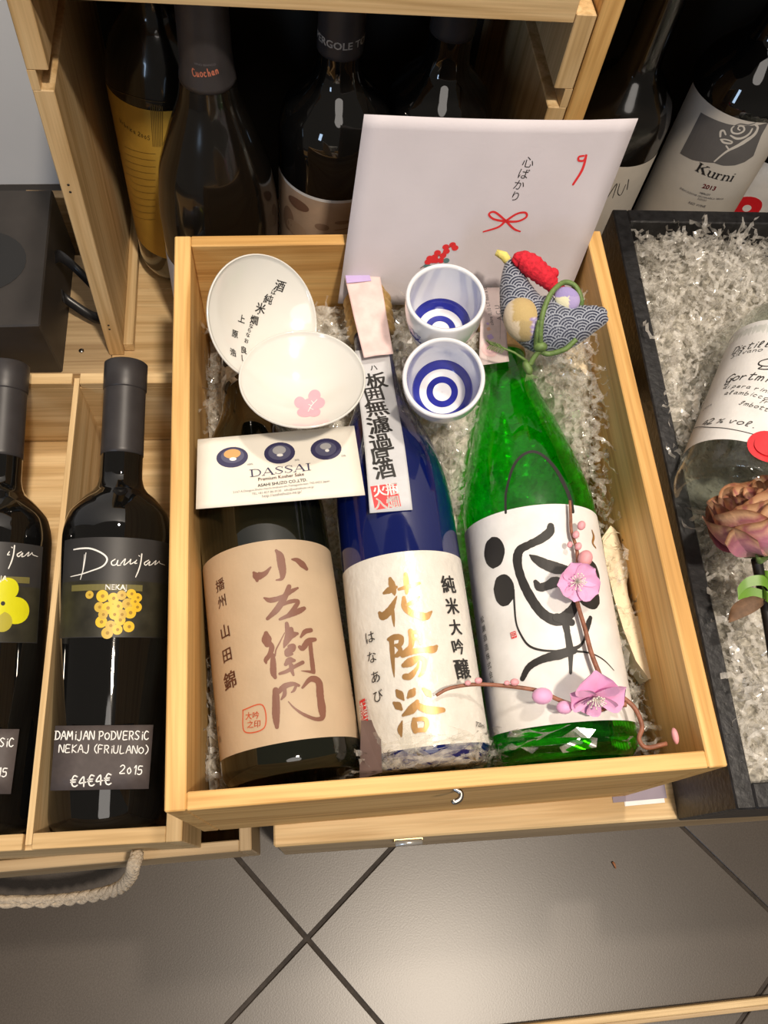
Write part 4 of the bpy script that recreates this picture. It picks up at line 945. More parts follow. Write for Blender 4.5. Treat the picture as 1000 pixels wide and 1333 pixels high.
hk = PTS['hook']; tube('hook_latch', [tuple(np.array(p)-np.array((-7.1, 3.95, 18.56))) for p in catmull(hk, 6)], 0.14, M['steel'], main, 10)
mauveF = None
lc = open_crate('wine_crate', yawframe((-8.05-36.0, 3.3+36.0*math.sin(math.radians(1.6)), 11.55), -1.6), 36.0, 34.6, 9.95, 1.0, 0.95, 'pale', 'low pale pine crate with dividers holding two black wine bottles, bottom left', 'crate', .8, .05, (17.4, 26.6))
for nx in (17.4, 26.6): box('divider', nx-.2, nx+.2, .3, 34.3, .82, 9.7, wood('pale', 'y'), lc, .02)
P_ = np.array(PTS['rope']); org = np.array((-8.05-36.0, 3.3, 11.55))
ropepath = catmull([(-11.9, 3.0, 15.5), (-12.1, 2.3, 15.6), (-12.6, 1.7, 14.0), (-14.2, 1.0, 11.0), (-17.5, .7, 8.6), (-21.5, .8, 8.0), (-27, 1.6, 10), (-30, 3.0, 15.5)], 14)
rp = []
for k in range(3):
    pts = []
    for i, p in enumerate(ropepath):
        a = i*.55+k*2.094; pts.append((p[0]+.22*math.cos(a), p[1]+.22*math.sin(a), p[2]+.22*math.sin(a)))
    rp.append(tube_geo(pts, .27, 7))
V, Fc = merge(rp); ro = mesh('rope_handle', V, Fc, M['rope'], lc, True); ro.matrix_parent_inverse = lc.matrix_world.inverted()
open_crate('wine_crate', (-48.0, 2.85, 0.05), 43.6, 33.0, 11.45, 0.9, 0.8, 'worn', 'worn lower crate under the low wine crate, its front edge showing by the floor')
# big case with a lid under the gift box and the black box
case = thing('wooden_case', yawframe((-2.5, 2.62, 0), -0.9), 'closed pale wooden case lying on the floor under the sake box and black box', 'case')
box('body', .1, 62, .1, 33.7, 0, 17.2, wood('worn', 'x'), case, .1); 
for i in range(3): box('lid_board', 0, 62.2, i*11.3, i*11.3+11.25, 17.22, 18.5, wood('pale', 'x'), case, .12)
box('clasp', 8.2, 10.3, -.14, .12, 14.9, 16.1, M['brass'], case, .05); tube('clasp_barrel', [(8.3, -.22, 16.1), (10.2, -.22, 16.1)], .2, M['silver'], case, 10)
pp = thing('folded_paper', yawframe((21.6, 4.9, 18.55), -2), 'mauve grey folded paper sticking out under the front right corner of the sake box', 'paper')
box('upper_fold', 0, 3.7, -1.35, 3, .0, .18, M['mauve'], pp, .02) if False else None
mesh('sheet', [(-.6, -1.35, -.0), (3.3, -1.2, 0), (3.3, 0, 0), (-.6, 0, 0), (-.6, -1.35, .02), (3.3, -1.2, .02), (3.2, 0, .02), (-.6, 0, .02)], [(0, 3, 2, 1), (4, 5, 6, 7), (0, 1, 5, 4), (1, 2, 6, 5), (2, 3, 7, 6), (3, 0, 4, 7)], M['mauve'], pp)
mesh('inner_sheet', [(.2, -1.62, -.02), (3.1, -1.5, -.02), (3.1, -.3, -.02), (.2, -.3, -.02), (.2, -1.62, -.005), (3.1, -1.5, -.005), (3.1, -.3, -.005), (.2, -.3, -.005)], [(0, 3, 2, 1), (4, 5, 6, 7), (0, 1, 5, 4), (1, 2, 6, 5), (2, 3, 7, 6), (3, 0, 4, 7)], M['paper'], pp)

# black box on the right
BF = yawframe((25.32, 2.05, 18.52), 2.0); 
BF = dict(o=BF['o'], x=(math.cos(math.radians(-0.6)), math.sin(math.radians(-0.6)), 0), y=(math.sin(math.radians(1.9)), math.cos(math.radians(1.9)), 0), z=(0, 0, 1))
BF = yawframe((25.32, 2.05, 18.52), -1.9)
bb = thing('black_box', BF, 'open black-stained wooden box full of clear shredded film at the right edge', 'box')
box('side_panel', 0, 1.25, 0, 46.5, 0, 8.98, M['blackbox'], bb, .1); box('side_panel', 28, 29.3, 0, 46.5, 0, 8.98, M['blackbox'], bb, .1)
box('front_panel', 1.26, 27.99, 0, 1.5, 0, 8.98, M['blackbox'], bb, .1); box('back_panel', 1.26, 27.99, 45.2, 46.5, 0, 8.98, M['blackbox'], bb, .1); box('bottom_panel', 1.26, 27.99, 1.51, 45.19, 0, .8, M['blackbox'], bb, .02)

# ---------------- back row: platform, upright crate, its neighbour ----------------
def UF(x, y, z): return upframe(x, y, z)
pf = thing('base_crate', UF(-22.5, 41.5, -76.0), 'pale planked crate lying behind the low wine crate, carrying the upright crate', 'crate')
box('top_plank', 9.55, 18.4, 0, 13.0, 14.4, 15.9, wood('pale', 'x'), pf, .04); box('top_plank', 9.55, 18.4, 13.05, 27, 14.4, 15.9, wood('pale', 'x'), pf, .04); box('top_plank', 18.45, 44, 0, 27, 14.4, 15.9, wood('pale', 'x'), pf, .04)
box('side_plank', 0, 9.5, 3.6, 17, 14.4, 15.9, wood('worn', 'x'), pf, .04); box('front_batten', 0, 9.5, 1.7, 3.55, 13.8, 15.3, wood('pale', 'x'), pf, .05); box('front_batten', 0, 9.5, .3, 1.65, 13.0, 14.6, wood('pale', 'x'), pf, .05)
box('front_panel', 0, 44, .8, 1.6, 1.5, 12.9, wood('worn', 'x'), pf, .04); box('back_panel', 0, 44, 26, 27, 1.5, 14.3, wood('worn', 'x'), pf, .04); box('side_panel', 0, .9, 1.7, 25.9, 1.5, 12.9, wood('worn', 'y'), pf, .04); box('side_panel', 43, 44, 1.7, 25.9, 1.5, 14.3, wood('worn', 'y'), pf, .04)
tube('nail', [(7.0, 6.0, 15.9), (7.0, 6.0, 15.98)], .22, M['steel'], pf, 10)

uc = thing('upright_crate', UF(-13.15, 47.0, -60.05), 'pine wine crate standing on end with an open front, four dark bottles inside, top left', 'crate')
HC = 32.6
def grooved(side):
    x0, x1 = (0, 1.25) if side < 0 else (31.85, 33.1); k = wood('pale', 'z')
    o = box('side_panel', x0, x1, 0, 20, 0, 25.2, k, uc, .06); box('side_panel', x0, x1, 0, 20, 26.5, HC-1.3, k, uc, .06)
    a, b_ = (x0, x1-.75) if side < 0 else (x0+.75, x1)
    box('side_panel', a, b_, 0, 20, 25.21, 26.49, k, uc, .0)
    c, d = (x1, x1+.0) if side < 0 else (x0, x0)
grooved(-1); grooved(1)
box('top_panel', 1.3, 31.8, 0, 20, 30.75, HC, wood('pale', 'x'), uc, .05); box('back_panel', 1.3, 31.8, 19, 20, 0, 30.7, M['dark'], uc, .02)  # back panel coloured dark to paint in the shade inside the crate
box('floor_batten', 1.27, 2.1, .4, 18.9, .06, 1.0, wood('pale', 'y'), uc, .05)
for xx_ in (14.6, 15.4): tube('nail', [(xx_, -.01, 31.6), (xx_, -.03, 31.6)], .11, M['dark'], uc, 8)
for q in (18.2, 17.6, 3.9, 3.4): tube('nail_hole', [(.55 if q > 5 else .62, .01, q), (.55 if q > 5 else .62, -.02, q)], .09, M['dark'], uc, 8)
nc = thing('upright_crate', UF(20.05, 47.0, -62.6), 'second upright pine crate right of the first, only its left side plank showing', 'crate')
box('side_panel', 0, 1.3, 0, 22, 0, 37, wood('honey', 'z'), nc, .08); box('side_panel', 38, 39.3, 0, 22, 0, 37, wood('honey', 'z'), nc, .08)
box('back_panel', 1.31, 37.99, 21, 22, 0, 37, M['dark'], nc, .02); box('top_panel', 1.31, 37.99, .8, 20.99, 35.8, 37, M['dark'], nc, .02); box('bottom_panel', 1.31, 37.99, 0, 20.99, 0, 1.0, wood('honey', 'x'), nc, .02)  # dark back and top carry the shade of the deep interior as colour
for q in (24.6, 23.4): tube('nail', [(.75, .01, q), (.75, -.03, q)], .09, M['paper'], nc, 8)

# gift box far left
gb = thing('gift_box', (-19.0-15, 41.4, 15.6), 'matt black gift box with oval window and ribbon handle, left of the upright crate', 'box')
box('body', 0, 15, 0, 13.8, 0, 7.7, M['blackcard'], gb, .12)
V, Fc = disc_geo(9.9, 6.3, 3.6, 3.1, 0, 32, 2); mesh('window', [(a, b, 7.73) for a, b in V], Fc, M['blackglass2'], gb)
rb = catmull([(15.05, 8.2, 5.8), (15.7, 7.8, 6.4), (17.0, 6.6, 6.2), (18.6, 5.4, 4.2), (18.9, 4.7, 2.9), (17.6, 4.9, 2.0), (15.6, 6.0, 2.8), (15.05, 6.3, 3.4)], 8)
V = []; Fc = []
for i, p in enumerate(rb): V += [(p[0], p[1]-.35, p[2]-.3), (p[0]+.05, p[1]+.35, p[2]+.35), (p[0]+.1, p[1]+.35, p[2]+.3), (p[0]+.05, p[1]-.35, p[2]-.35)]
for i in range(len(rb)-1):
    for k in range(4): Fc.append((4*i+k, 4*i+(k+1) % 4, 4*i+4+(k+1) % 4, 4*i+4+k))
mesh('ribbon_handle', V, Fc, M['ribbon'], gb, True)

# thin strip lying on the floor, bottom right
tr = PTS['trim']; sp_ = thing('wooden_strip', (0, 0, 0), 'thin pale wooden strip lying on the tiles at the bottom right corner', 'strip')
a_, b_ = Vector((15.0, -12.6, 0)), Vector((46, -12.75, 0))
box('strip', 12.0, 52, -12.15, -11.6, 0.02, .95, wood('pale', 'x'), sp_, .08); box('edge_strip', 12.0, 52, -12.5, -12.16, 0.02, .7, wood('worn', 'x'), sp_, .05)

# ---------------- bottles ----------------
def body(kind, mat, root, ztop=None, seg=96, punt=True):
    R = RAD[kind]; zt = ztop or PROF[kind][-1][0]; prof = [(0.02, .6), (R(0)*.55, .35), (R(0)*.9, 0.0)] if punt else []
    n = 90
    prof += [(R(zt*i/n), zt*i/n) for i in range(n+1)]
    prof += [(R(zt)*.7, zt+.02)]
    return lathe('glass_body', prof, mat, root, seg)
def cap(name, kind, z0, z1, mat, root, off=.04, ring=None, lip=True):
    R = RAD[kind]; n = 20; prof = [(R(z0)+.005, z0), (R(z0)+off, z0+.02)]
    for i in range(1, n): z = z0+(z1-z0)*i/n; prof.append((R(z)+off+(.06 if ring and abs(z-ring) < .2 else 0), z))
    prof += [(R(z1)+off, z1-.12), (R(z1)+off-.12, z1), (.02, z1+.0)]
    return lathe(name, prof, mat, root, 48)
# brown-labelled bottle
b1 = thing('sake_bottle', FR['brown'], 'dark sake bottle with tan label and brown brush characters, leftmost in the pine box', 'bottle')
body('brown', M['blackglass'], b1); lb = rev_patch('label', RAD['brown'], -6.3, 5.6, 1.5, 13.15, M['cream'], b1)
prints(PRINTS['brown_label'], rev_map(RAD['brown'], .015), lb); cap('cap', 'brown', 27.5, 30.1, M['capsule'], b1, .15)
# blue bottle
b2 = thing('sake_bottle', FR['blue'], 'cobalt blue sake bottle with gold characters and long paper strip, middle of the pine box', 'bottle')
body('blue', M['blue'], b2); lb = rev_patch('label', RAD['blue'], -6.2, 4.7, .9, 11.9, M['washi'], b2); prints(PRINTS['blue_label'], rev_map(RAD['blue'], .015), lb)
cprof = []
for i in range(41):
    z = 28.9+3.4*i/40; cprof.append((1.62+.09*math.sin(z*2*math.pi/.62), z))
lathe('cap', [(1.2, 28.88)]+cprof+[(1.2, 32.4), (.02, 32.42)], M['goldcap'], b2, 40)
stp = sheet('paper_strip', [(-2.0, 14.4), (.55, 14.4), (.85, 27), (-1.45, 27)], ridge_map(RAD['blue']), M['strip'], b2, 14, .02)
prints(PRINTS['blue_strip'], ridge_map(RAD['blue']), stp, False)
pk = sheet('pink_seal', [(-.98, 26.0), (1.0, 26.2), (.85, 32.9), (-1.6, 32.7)], lambda s, t, e: (s, -(1.90+e-(.25*max(0, (27.5-t))**1 if t < 27.5 else 0)*-1.0*.6+.04*math.sin(t*2+s*3)), t), M['pink'], b2, 16, .03, .0)
mesh('printed_motif', [(-1.5, -2.0, 32.0), (.2, -2.0, 32.1), (.1, -2.0, 32.75), (-.6, -2.0, 32.6), (-1.55, -2.0, 32.65)], [(0, 1, 2, 3, 4)], INK['lil'], pk)
# green bottle
b3 = thing('sake_bottle', FR['green'], 'bright green sake bottle with large black brush character on white label, in the pine box', 'bottle')
body('green', M['green'], b3); lb = rev_patch('label', RAD['green'], -7.2, 6.2, 1.75, 14.6, M['paper'], b3)
prints(PRINTS['green_label'], rev_map(RAD['green'], .015), lb); prints(PRINTS['green_loop'], rev_map(RAD['green'], .005), b3)
cap('cap', 'green', 27.5, 32.0, M['goldcap'], b3, .12)
tx_ = sheet('tax_strip', [(-2.35, 25.7), (-.25, 26.0), (.3, 32.2), (-1.3, 32.2)], lambda s, t, e: (s, -(1.75+e+max(0, 27-t)*.25), t), M['tax'], b3, 10, .02)
prints(PRINTS['green_tax'], lambda s, t, e: (s, -(1.75+e+max(0, 27-t)*.25), t), tx_, False)
# two wine bottles in the low crate
def wine(F, lab, prints_name, hi):
    b = thing('wine_bottle', F, lab, 'bottle', 'black wine bottles in the low crate'); body('wine', M['blackglass2'], b)
    cap('capsule', 'wine', 25.9, 33.0, M['capsule'], b, .05); R = RAD['wine']
    lathe('capsule_band', [(R(30)+.05, 30.9), (R(31)+.12, 31.0), (R(31)+.12, 33.0), (R(33)-.02, 33.12), (.02, 33.14)], M['capsule'], b, 48)
    lb = rev_patch('label', R, hi[0], hi[1], 12.5, 19.25, M['darklabel'], b)
    ph = rev_patch('picture', R, hi[0]+.05, hi[1]-.05, 12.55, 16.3, M['photo'], lb, .020)
    prints(PRINTS[prints_name], rev_map(R, .022), lb); return b
wine(FR['wine1'], 'black wine bottle with yellow grape label, right one in the low crate', 'wine_label', (-3.6, 6.1))
wine(FR['wine2'], 'black wine bottle cut by left photo edge, label with large yellow-green grapes', 'wine2_label', (-4.2, 5.0))
for fr, nm, lab in (('wine1', 'price_card', 'dark handwritten price card on the bottle with grape bunch, reading 2015 below'), ('wine2', 'price_card2', 'dark handwritten price card on the bottle cut by the left edge')):
    pc = thing('price_card', FR[fr], lab, 'price card', 'price cards'); R = RAD['wine']; cc = [i for i in PRINTS[nm] if i[0] == 'corners'][0][2]
    card_ = sheet('card', [cc[3], cc[2], cc[1], cc[0]], lambda s, t, e: (s, -(3.85+.12+e), t), M['slate'], pc, 4, .04); prints(PRINTS[nm], lambda s, t, e: (s, -(3.85+.12+e), t), card_, False)
# standing bottles in the upright crates
b = thing('wine_bottle', FR['yellow'], 'dark bottle with ochre yellow printed label, back left inside the upright crate', 'bottle'); body('broad', M['dusty'], b, 27)
lb = rev_patch('label', RAD['broad'], -6.5, 6.5, 3.2, 17.8, M['yellowlabel'], b); prints(PRINTS['yellow_label'], rev_map(RAD['broad'], .015), lb)
b = thing('wine_bottle', FR['cuchon'], 'dusty black sloping-shouldered bottle with red script on its neck foil, front left of upright crate', 'bottle'); body('burgundy', M['dusty'], b, 29)
cp = cap('neck_foil', 'burgundy', 23.0, 29.2, M['capsule'], b, .05); prints(PRINTS['cuchon_cap'], rev_map(RAD['burgundy'], .055), cp)
rev_patch('label', RAD['burgundy'], -6.6, -3.0, 1.5, 8.8, M['strip'], b)
b = thing('wine_bottle', FR['pergole'], 'dark bottle with portrait label edged in white, behind the white gift envelope', 'bottle'); body('bordeaux', M['blackglass2'], b, 29.5)
cp = cap('neck_foil', 'bordeaux', 24.0, 29.6, M['capsule'], b, .05); prints(PRINTS['pergole_cap'], rev_map(RAD['bordeaux'], .055), cp)
lb = rev_patch('label', RAD['bordeaux'], -5.9, 5.9, 3.0, 15.0, M['paper'], b); lf = rev_patch('portrait', RAD['bordeaux'], -5.7, 5.7, 3.2, 14.75, M['face'], lb, .02); prints(PRINTS['pergole_label'], rev_map(RAD['bordeaux'], .022), lf)
b = thing('wine_bottle', FR['dark3'], 'unlabelled-looking glossy black bottle at the right inside the upright crate', 'bottle'); body('bordeaux', M['blackglass2'], b, 29.5); cap('neck_foil', 'bordeaux', 24.5, 29.6, M['capsule'], b, .05)
b = thing('wine_bottle', FR['kurni'], 'tall black bottle with a rose on its pale label, standing behind the black box', 'bottle'); body('tall', M['blackglass2'], b)
lb = rev_patch('label', RAD['tall'], -7.1, 4.9, 3.0, 20.7, M['ash'], b); prints(PRINTS['kurni_label'], rev_map(RAD['tall'], .015), lb)
b = thing('wine_bottle', FR['mu'], 'dark bottle with plain white label, just right of the gift envelope', 'bottle'); body('bordeaux', M['dusty'], b); lb = rev_patch('label', RAD['bordeaux'], -6, 4.5, 4.0, 16.0, M['ash'], b); prints(PRINTS['mu_label'], rev_map(RAD['bordeaux'], .015), lb)
b = thing('wine_bottle', FR['red'], 'dark bottle with a red round seal on its white label, at the right edge', 'bottle'); body('bordeaux', M['blackglass2'], b); lb = rev_patch('label', RAD['bordeaux'], -6, 4.5, 3.0, 12.6, M['paper'], b)
V, Fc = disc_geo(-1.2, 7.6, 1.35, 1.35, 0, 28, 3); f_ = rev_map(RAD['bordeaux']); mesh('printed_motif', [f_(a, c, .03) for a, c in V], Fc, M['wax'], lb); V, Fc = disc_geo(-1.2, 7.6, .4, .4, 0, 16, 1); mesh('printed_motif', [f_(a, c, .035) for a, c in V], Fc, M['paper'], lb)
# grappa bottle
b = thing('spirit_bottle', FR['grappa'], 'clear glass spirit bottle with white handwritten label, lying in the black box', 'bottle'); body('grappa', M['clear'], b)
RI = lambda z: max(RAD['grappa'](z)-.45, .3)
lathe('spirit', [(.02, 1.2), (2.4, 1.0), (RI(1.5)-.2, 1.1)]+[(RI(z), z) for z in np.linspace(1.5, 24, 40)]+[(.02, 24.0)], M['clear'], b, 48)
lb = rev_patch('label', RAD['grappa'], -6.9, 6.9, 2.6, 13.3, M['paper'], b); gi = [i for i in PRINTS['grappa_label'] if i[1] not in ('red', 'rd2')]; prints(gi, rev_map(RAD['grappa'], .015), lb)
sl = [i[2] for i in PRINTS['grappa_label'] if i[1] in ('red', 'rd2')]; f_ = rev_map(RAD['grappa'])
for n_, (sx, sy, e0) in enumerate(((1.15, 1.15, .1), (.75, .75, .2))):
    V, Fc = disc_geo(sl[0][0], sl[0][1], sx, sy, 0, 32, 3); mesh('wax_seal', [f_(a, c, e0+.03*math.cos(a*3)) for a, c in V], Fc, M['wax'], lb, True)

# ---------------- dishes and cups ----------------
def dish(name, F, D, mat, label, pr):
    d = thing(name, F, label, 'dish'); R_, dp = D
    prof = [(.02, .12), (.9, .12), (1.15, 0), (1.3, 0), (1.35, .16)]
    for i in range(1, 21): r = 1.35+(R_-1.35)*i/20; prof.append((r, dish_h(D, r)-.27+.15*i/20))
    prof += [(R_+.05, dish_h(D, R_)-.05), (R_+.02, dish_h(D, R_)+.06), (R_-.06, dish_h(D, R_)+.03)]
    for i in range(20, -1, -1): r = (R_-.06)*i/20; prof.append((max(r, .02), dish_h(D, r)))
    o = lathe('bowl', prof, mat, d, 72, caps=False); prints(pr, lambda s, t, e: (s, t, dish_h(D, math.hypot(s, t))+e), o, True, True); return d
dish('sake_dish', FR['dish1'], DISH1, M['porcelain'], 'larger white porcelain sake dish with black brush writing, upper left in the pine box', PRINTS['dish1_print'])
dish('sake_dish', FR['dish2'], DISH2, M['porcelain'], 'smaller white porcelain sake dish with a pink blossom, overlapping the larger dish', PRINTS['dish2_print'])
def cup(F, label):
    c = thing('tasting_cup', F, label, 'cup', None); R0, R1, Hc, t = 1.75, 2.42, 4.1, .26
    def ro(z): k = min(1, z/Hc); return R0+(R1-R0)*math.sin(min(1, k*1.25)*math.pi/2)*1.0
    prof = [(.02, .15), (1.3, .15), (1.45, 0), (R0, .02)]+[(ro(z), z) for z in np.linspace(.1, Hc-.1, 22)]+[(R1-.03, Hc), (R1-.14, Hc+.04), (R1-t, Hc-.05)]+[(ro(z)-t, z) for z in np.linspace(Hc-.2, 1.0, 18)]+[(1.5, .75), (1.2, .6), (.02, .55)]
    o = lathe('cup_body', prof, M['porcelain2'], c, 72, caps=False)
    def h(r): 
        if r < 1.2: return .55+.05*(r/1.2)
        if r < 1.5: return .6+.15*(r-1.2)/.3
        zz = np.linspace(1.0, Hc, 60); rr = [ro(z)-t for z in zz]; 
        return float(np.interp(r, rr, zz)) if r > rr[0] else .75+.25*(r-1.5)/max(rr[0]-1.5, .01)
    for n_, (a, b_) in enumerate(((.58, .98), (1.42, 1.86))):
        V = []; Fc = []; seg = 64; m_ = 6
        for j in range(m_+1):
            r = a+(b_-a)*j/m_
            for k in range(seg): q = 2*math.pi*k/seg; V.append((r*math.cos(q), r*math.sin(q), h(r)+.02))
        for j in range(m_):
            for k in range(seg): Fc.append((j*seg+k, j*seg+(k+1) % seg, (j+1)*seg+(k+1) % seg, (j+1)*seg+k))
        mesh('blue_ring', V, Fc, M['cobalt'], o, True)
    V, Fc = text_geo('蔵', .02); V, Fc = cut_geo([(a*1.1, b*1.1) for a, b in V], Fc, .2)
    mesh('lettering', [((ro(2.2+bb_)+.02)*math.sin(aa/2.3-.95), -(ro(2.2+bb_)+.02)*math.cos(aa/2.3-.95), 2.2+bb_) for aa, bb_ in V], Fc, M['cobalt'], o)
    return c
M['cobalt'] = plain('cobalt_glaze', (0.022, 0.028, 0.30), 0.12, vary=.15, scale=150, coat=.6)
cup(FR['cup1'], 'white tasting cup with blue rings inside, the upper of two')
cup(FR['cup2'], 'white tasting cup with blue bullseye rings inside, the lower of two')

# ---------------- card, envelope ----------------
def paper_thing(name, fr, pr, mat, label, cat, th, bulge=None, n=10):
    t_ = thing(name, FR[fr], label, cat); cc = [i for i in pr if i[0] == 'corners'][0][2]
    bf = bulge or (lambda u, v: 0)
    A = [np.array(cc[i]) for i in (3, 2, 1, 0)]
    sh = sheet('sheet', A, flat_map(), mat, t_, n, th, 0, bf)
    a, b_, c, d = A
    def mp(s, t, e):
        v = (t-(a[1]+b_[1])/2)/(((c[1]+d[1])-(a[1]+b_[1]))/2); l = a[0]*(1-v)+d[0]*v; r = b_[0]*(1-v)+c[0]*v; u = (s-l)/(r-l)
        return (s, t, bf(u, v)+e)
    prints(pr, mp, sh, True); return t_
paper_thing('business_card', 'card', PRINTS['card_print'], M['card'], 'cream business card with three round black pictures, lying across two bottles', 'card', .045)
paper_thing('gift_envelope', 'env', PRINTS['env_print'], M['envelope'], 'large white gift envelope printed with a red bow, standing at the back of the box', 'envelope', .05,
    lambda u, v: .35*math.sin(u*3.0+.3)*v-.25*max(0, u-.8)*5*v*v, 16)

# ---------------- shredded clear film ----------------
SOLIDS = []
for fr, kd in (('brown', 'brown'), ('blue', 'blue'), ('green', 'green'), ('grappa', 'grappa')):
    zs = np.linspace(0, 33, 160); SOLIDS.append((FR[fr], zs, np.array([RAD[kd](z) for z in zs]), PROF[kd][-1][0]))
def push_out(P, gap=0.06):
    for F, zs, rs, top in SOLIDS:
        o = np.array(F['o']); X, Y, Z = (np.array(F[a]) for a in 'xyz'); d = P-o; x, y, z = d@X, d@Y, d@Z
        r = np.hypot(x, y)+1e-6; R = np.interp(z, zs, rs)+gap; inside = (z > -.1) & (z < top) & (r < R)
        k = np.where(inside, R/r, 1.0); P = o+np.outer(x*k, X)+np.outer(y*k, Y)+np.outer(z, Z)
    return P
def shreds(name, starts, seed, nseg=8, wr=(.14, .42), step=(.16, .36), zmin=None, lim=None, mat=None, label='', rise=.25):
    g = np.random.default_rng(seed); n = len(starts); p = starts.copy(); ph = g.uniform(0, 6.283, n); pit = g.normal(0, rise, n)
    st = g.uniform(*step, n); wd = g.uniform(*wr, n); cr = g.uniform(.03, .17, n); curl = g.normal(0, .22, n); tw = g.uniform(0, 6.28, n)
    L = []; Rr = []
    for i in range(nseg+1):
        d = np.stack([np.cos(ph)*np.cos(pit), np.sin(ph)*np.cos(pit), np.sin(pit)], 1)
        side = np.stack([-np.sin(ph), np.cos(ph), 0*ph], 1); nrm = np.cross(side, d)
        c_, s_ = np.cos(tw)[:, None], np.sin(tw)[:, None]; wv = side*c_+nrm*s_
        q = p+nrm*(cr*(1 if i % 2 else -1))[:, None]
        L.append(q+wv*(wd/2)[:, None]); Rr.append(q-wv*(wd/2)[:, None])
        p = p+d*st[:, None]; ph += curl+g.normal(0, .28, n); pit = pit*.85+g.normal(0, .22, n); tw += g.normal(0, .55, n)
    V = np.stack([np.stack(L, 1), np.stack(Rr, 1)], 2).reshape(-1, 3)      # n, nseg+1, 2
    V0 = V; V = push_out(V); moved = (np.abs(V-V0).sum(1) > 1e-4).reshape(n, -1)
    top = np.zeros(len(V), bool)
    for F, zs, rs, tp in SOLIDS:
        d = V-np.array(F['o']); x, y, z = d@np.array(F['x']), d@np.array(F['y']), d@np.array(F['z']); R = np.interp(z, zs, rs); top |= (z > 2.5) & (z < tp) & (np.hypot(x, y) < R+1.6) & (y < -.30*R) & (np.abs(x) < R*.97)
    keep = ~(top.reshape(n, -1).any(1)); V = V.reshape(n, -1, 3)[keep].reshape(-1, 3); n = int(keep.sum())
    if lim is not None:
        F, x0, x1, y0, y1, z0, z1 = lim; o = np.array(F['o']); X, Y, Z = (np.array(F[a]) for a in 'xyz'); d = V-o; a, b_, c = d@X, d@Y, d@Z
        a = np.clip(a, x0, x1); b_ = np.clip(b_, y0, y1); c = np.clip(c, z0, z1); V = o+np.outer(a, X)+np.outer(b_, Y)+np.outer(c, Z)
    m_ = nseg+1; base = np.arange(n)[:, None]*(2*m_)+np.arange(nseg)[None, :]*2; base = base.ravel()
    Fc = np.stack([base, base+1, base+3, base+2], 1)
    me = bpy.data.meshes.new(name); me.vertices.add(len(V)); me.vertices.foreach_set('co', (V*S).astype(np.float32).ravel())
    me.loops.add(len(Fc)*4); me.loops.foreach_set('vertex_index', Fc.astype(np.int32).ravel()); me.polygons.add(len(Fc))
    me.polygons.foreach_set('loop_start', np.arange(0, len(Fc)*4, 4, dtype=np.int32)); me.update(calc_edges=True); me.validate()
    me.materials.append(mat); o_ = bpy.data.objects.new(name, me); COL.objects.link(o_); return tag(o_, label, 'packing', kind='stuff')
def main_h(x, y):
    """how high the shredded film reaches inside the pine box"""
    h = 25.5+2.0*np.exp(-((x-4)/9)**2-((y-5)/3)**2)
    h = h+5.0*np.clip((y-24)/8, 0, 1)*(x > -5)-1.0*(y > 35)
    h = h+4.2*np.exp(-((x-10.6)/2.4)**2)*np.clip((y-14)/8, 0, 1)+1.0*np.exp(-((x+6)/1.5)**2)+4.6*np.exp(-((x-19.3)/1.6)**2)*np.clip((y-5)/10, .5, 1)
    return np.minimum(h, 31.6)
def pile(name, F, x0, x1, y0, y1, hf, seed, mat, parent, step=.45, floor_z=0.9):
    g = np.random.default_rng(seed); nx, ny = int((x1-x0)/step), int((y1-y0)/step); V = np.zeros((nx+1, ny+1, 3)); o = np.array(F['o']); X, Y, Z = (np.array(F[a]) for a in 'xyz')
    for i in range(nx+1):
        for j in range(ny+1):
            a, b_ = x0+(x1-x0)*i/nx, y0+(y1-y0)*j/ny; w_ = o+X*a+Y*b_; V[i, j] = o+X*a+Y*b_+Z*(hf(w_[0], w_[1])-o[2]+g.normal(0, .28))
    V = push_out(V.reshape(-1, 3), .12); Fc = [(i*(ny+1)+j, (i+1)*(ny+1)+j, (i+1)*(ny+1)+j+1, i*(ny+1)+j+1) for i in range(nx) for j in range(ny)]
    loc = (V-o); V = np.stack([loc@X, loc@Y, loc@Z], 1); V[:, 0] = np.clip(V[:, 0], x0, x1); V[:, 1] = np.clip(V[:, 1], y0, y1)
    o_ = mesh(name, V.tolist(), Fc, mat, parent, False); o_['kind'] = 'stuff'; return o_
MF = dict(o=(-7.1, 3.95, 18.56), x=(1, 0, 0), y=(0, 1, 0), z=(0, 0, 1)); MLIM = (MF, 1.15, 27.9, 1.45, 34.85, 1.0, 15.6)
g_ = np.random.default_rng(3)
def main_pts(n, x0, x1, y0, y1, lo, hi):
    x = g_.uniform(x0, x1, n); y = g_.uniform(y0, y1, n); return np.stack([x, y, main_h(x, y)+g_.uniform(lo, hi, n)], 1)
pts_ = np.concatenate([main_pts(900, -6, 20.8, 5.4, 38.6, -1.6, .2), main_pts(700, 17.0, 20.7, 7, 36, -1.5, 1.2), main_pts(260, -6, -4.6, 6, 37, -1, .5), main_pts(420, 6, 15, 22, 36, -1.2, .5),
    main_pts(300, 3.5, 19, 5.0, 6.6, -.6, 3.2), main_pts(120, 3.5, 9, 4.9, 6.0, 1, 4.5), main_pts(160, 16, 20.5, 6, 12, -.5, 1.5), main_pts(200, -1, 5, 27, 37, -1, .3)])
shreds('shredded_film', pts_, 11, mat=M['film'], lim=MLIM, label='clear crinkled film shreds packed around the sake bottles')
fp = pile('film_pile', MF, 1.15, 27.9, 1.45, 34.85, lambda x, y: float(main_h(x, y))-1.5, 5, M['film2'], None); fp.matrix_world = fmat(MF)
tag(fp, 'dense bed of clear film under the sake bottles', 'packing', kind='stuff')
def bb_h(x, y): return 26.3+.8*math.sin(x*.5+y*.22)+.5*math.sin(y*.9)-1.6*max(0, min(1, (y-38)/6))*.3
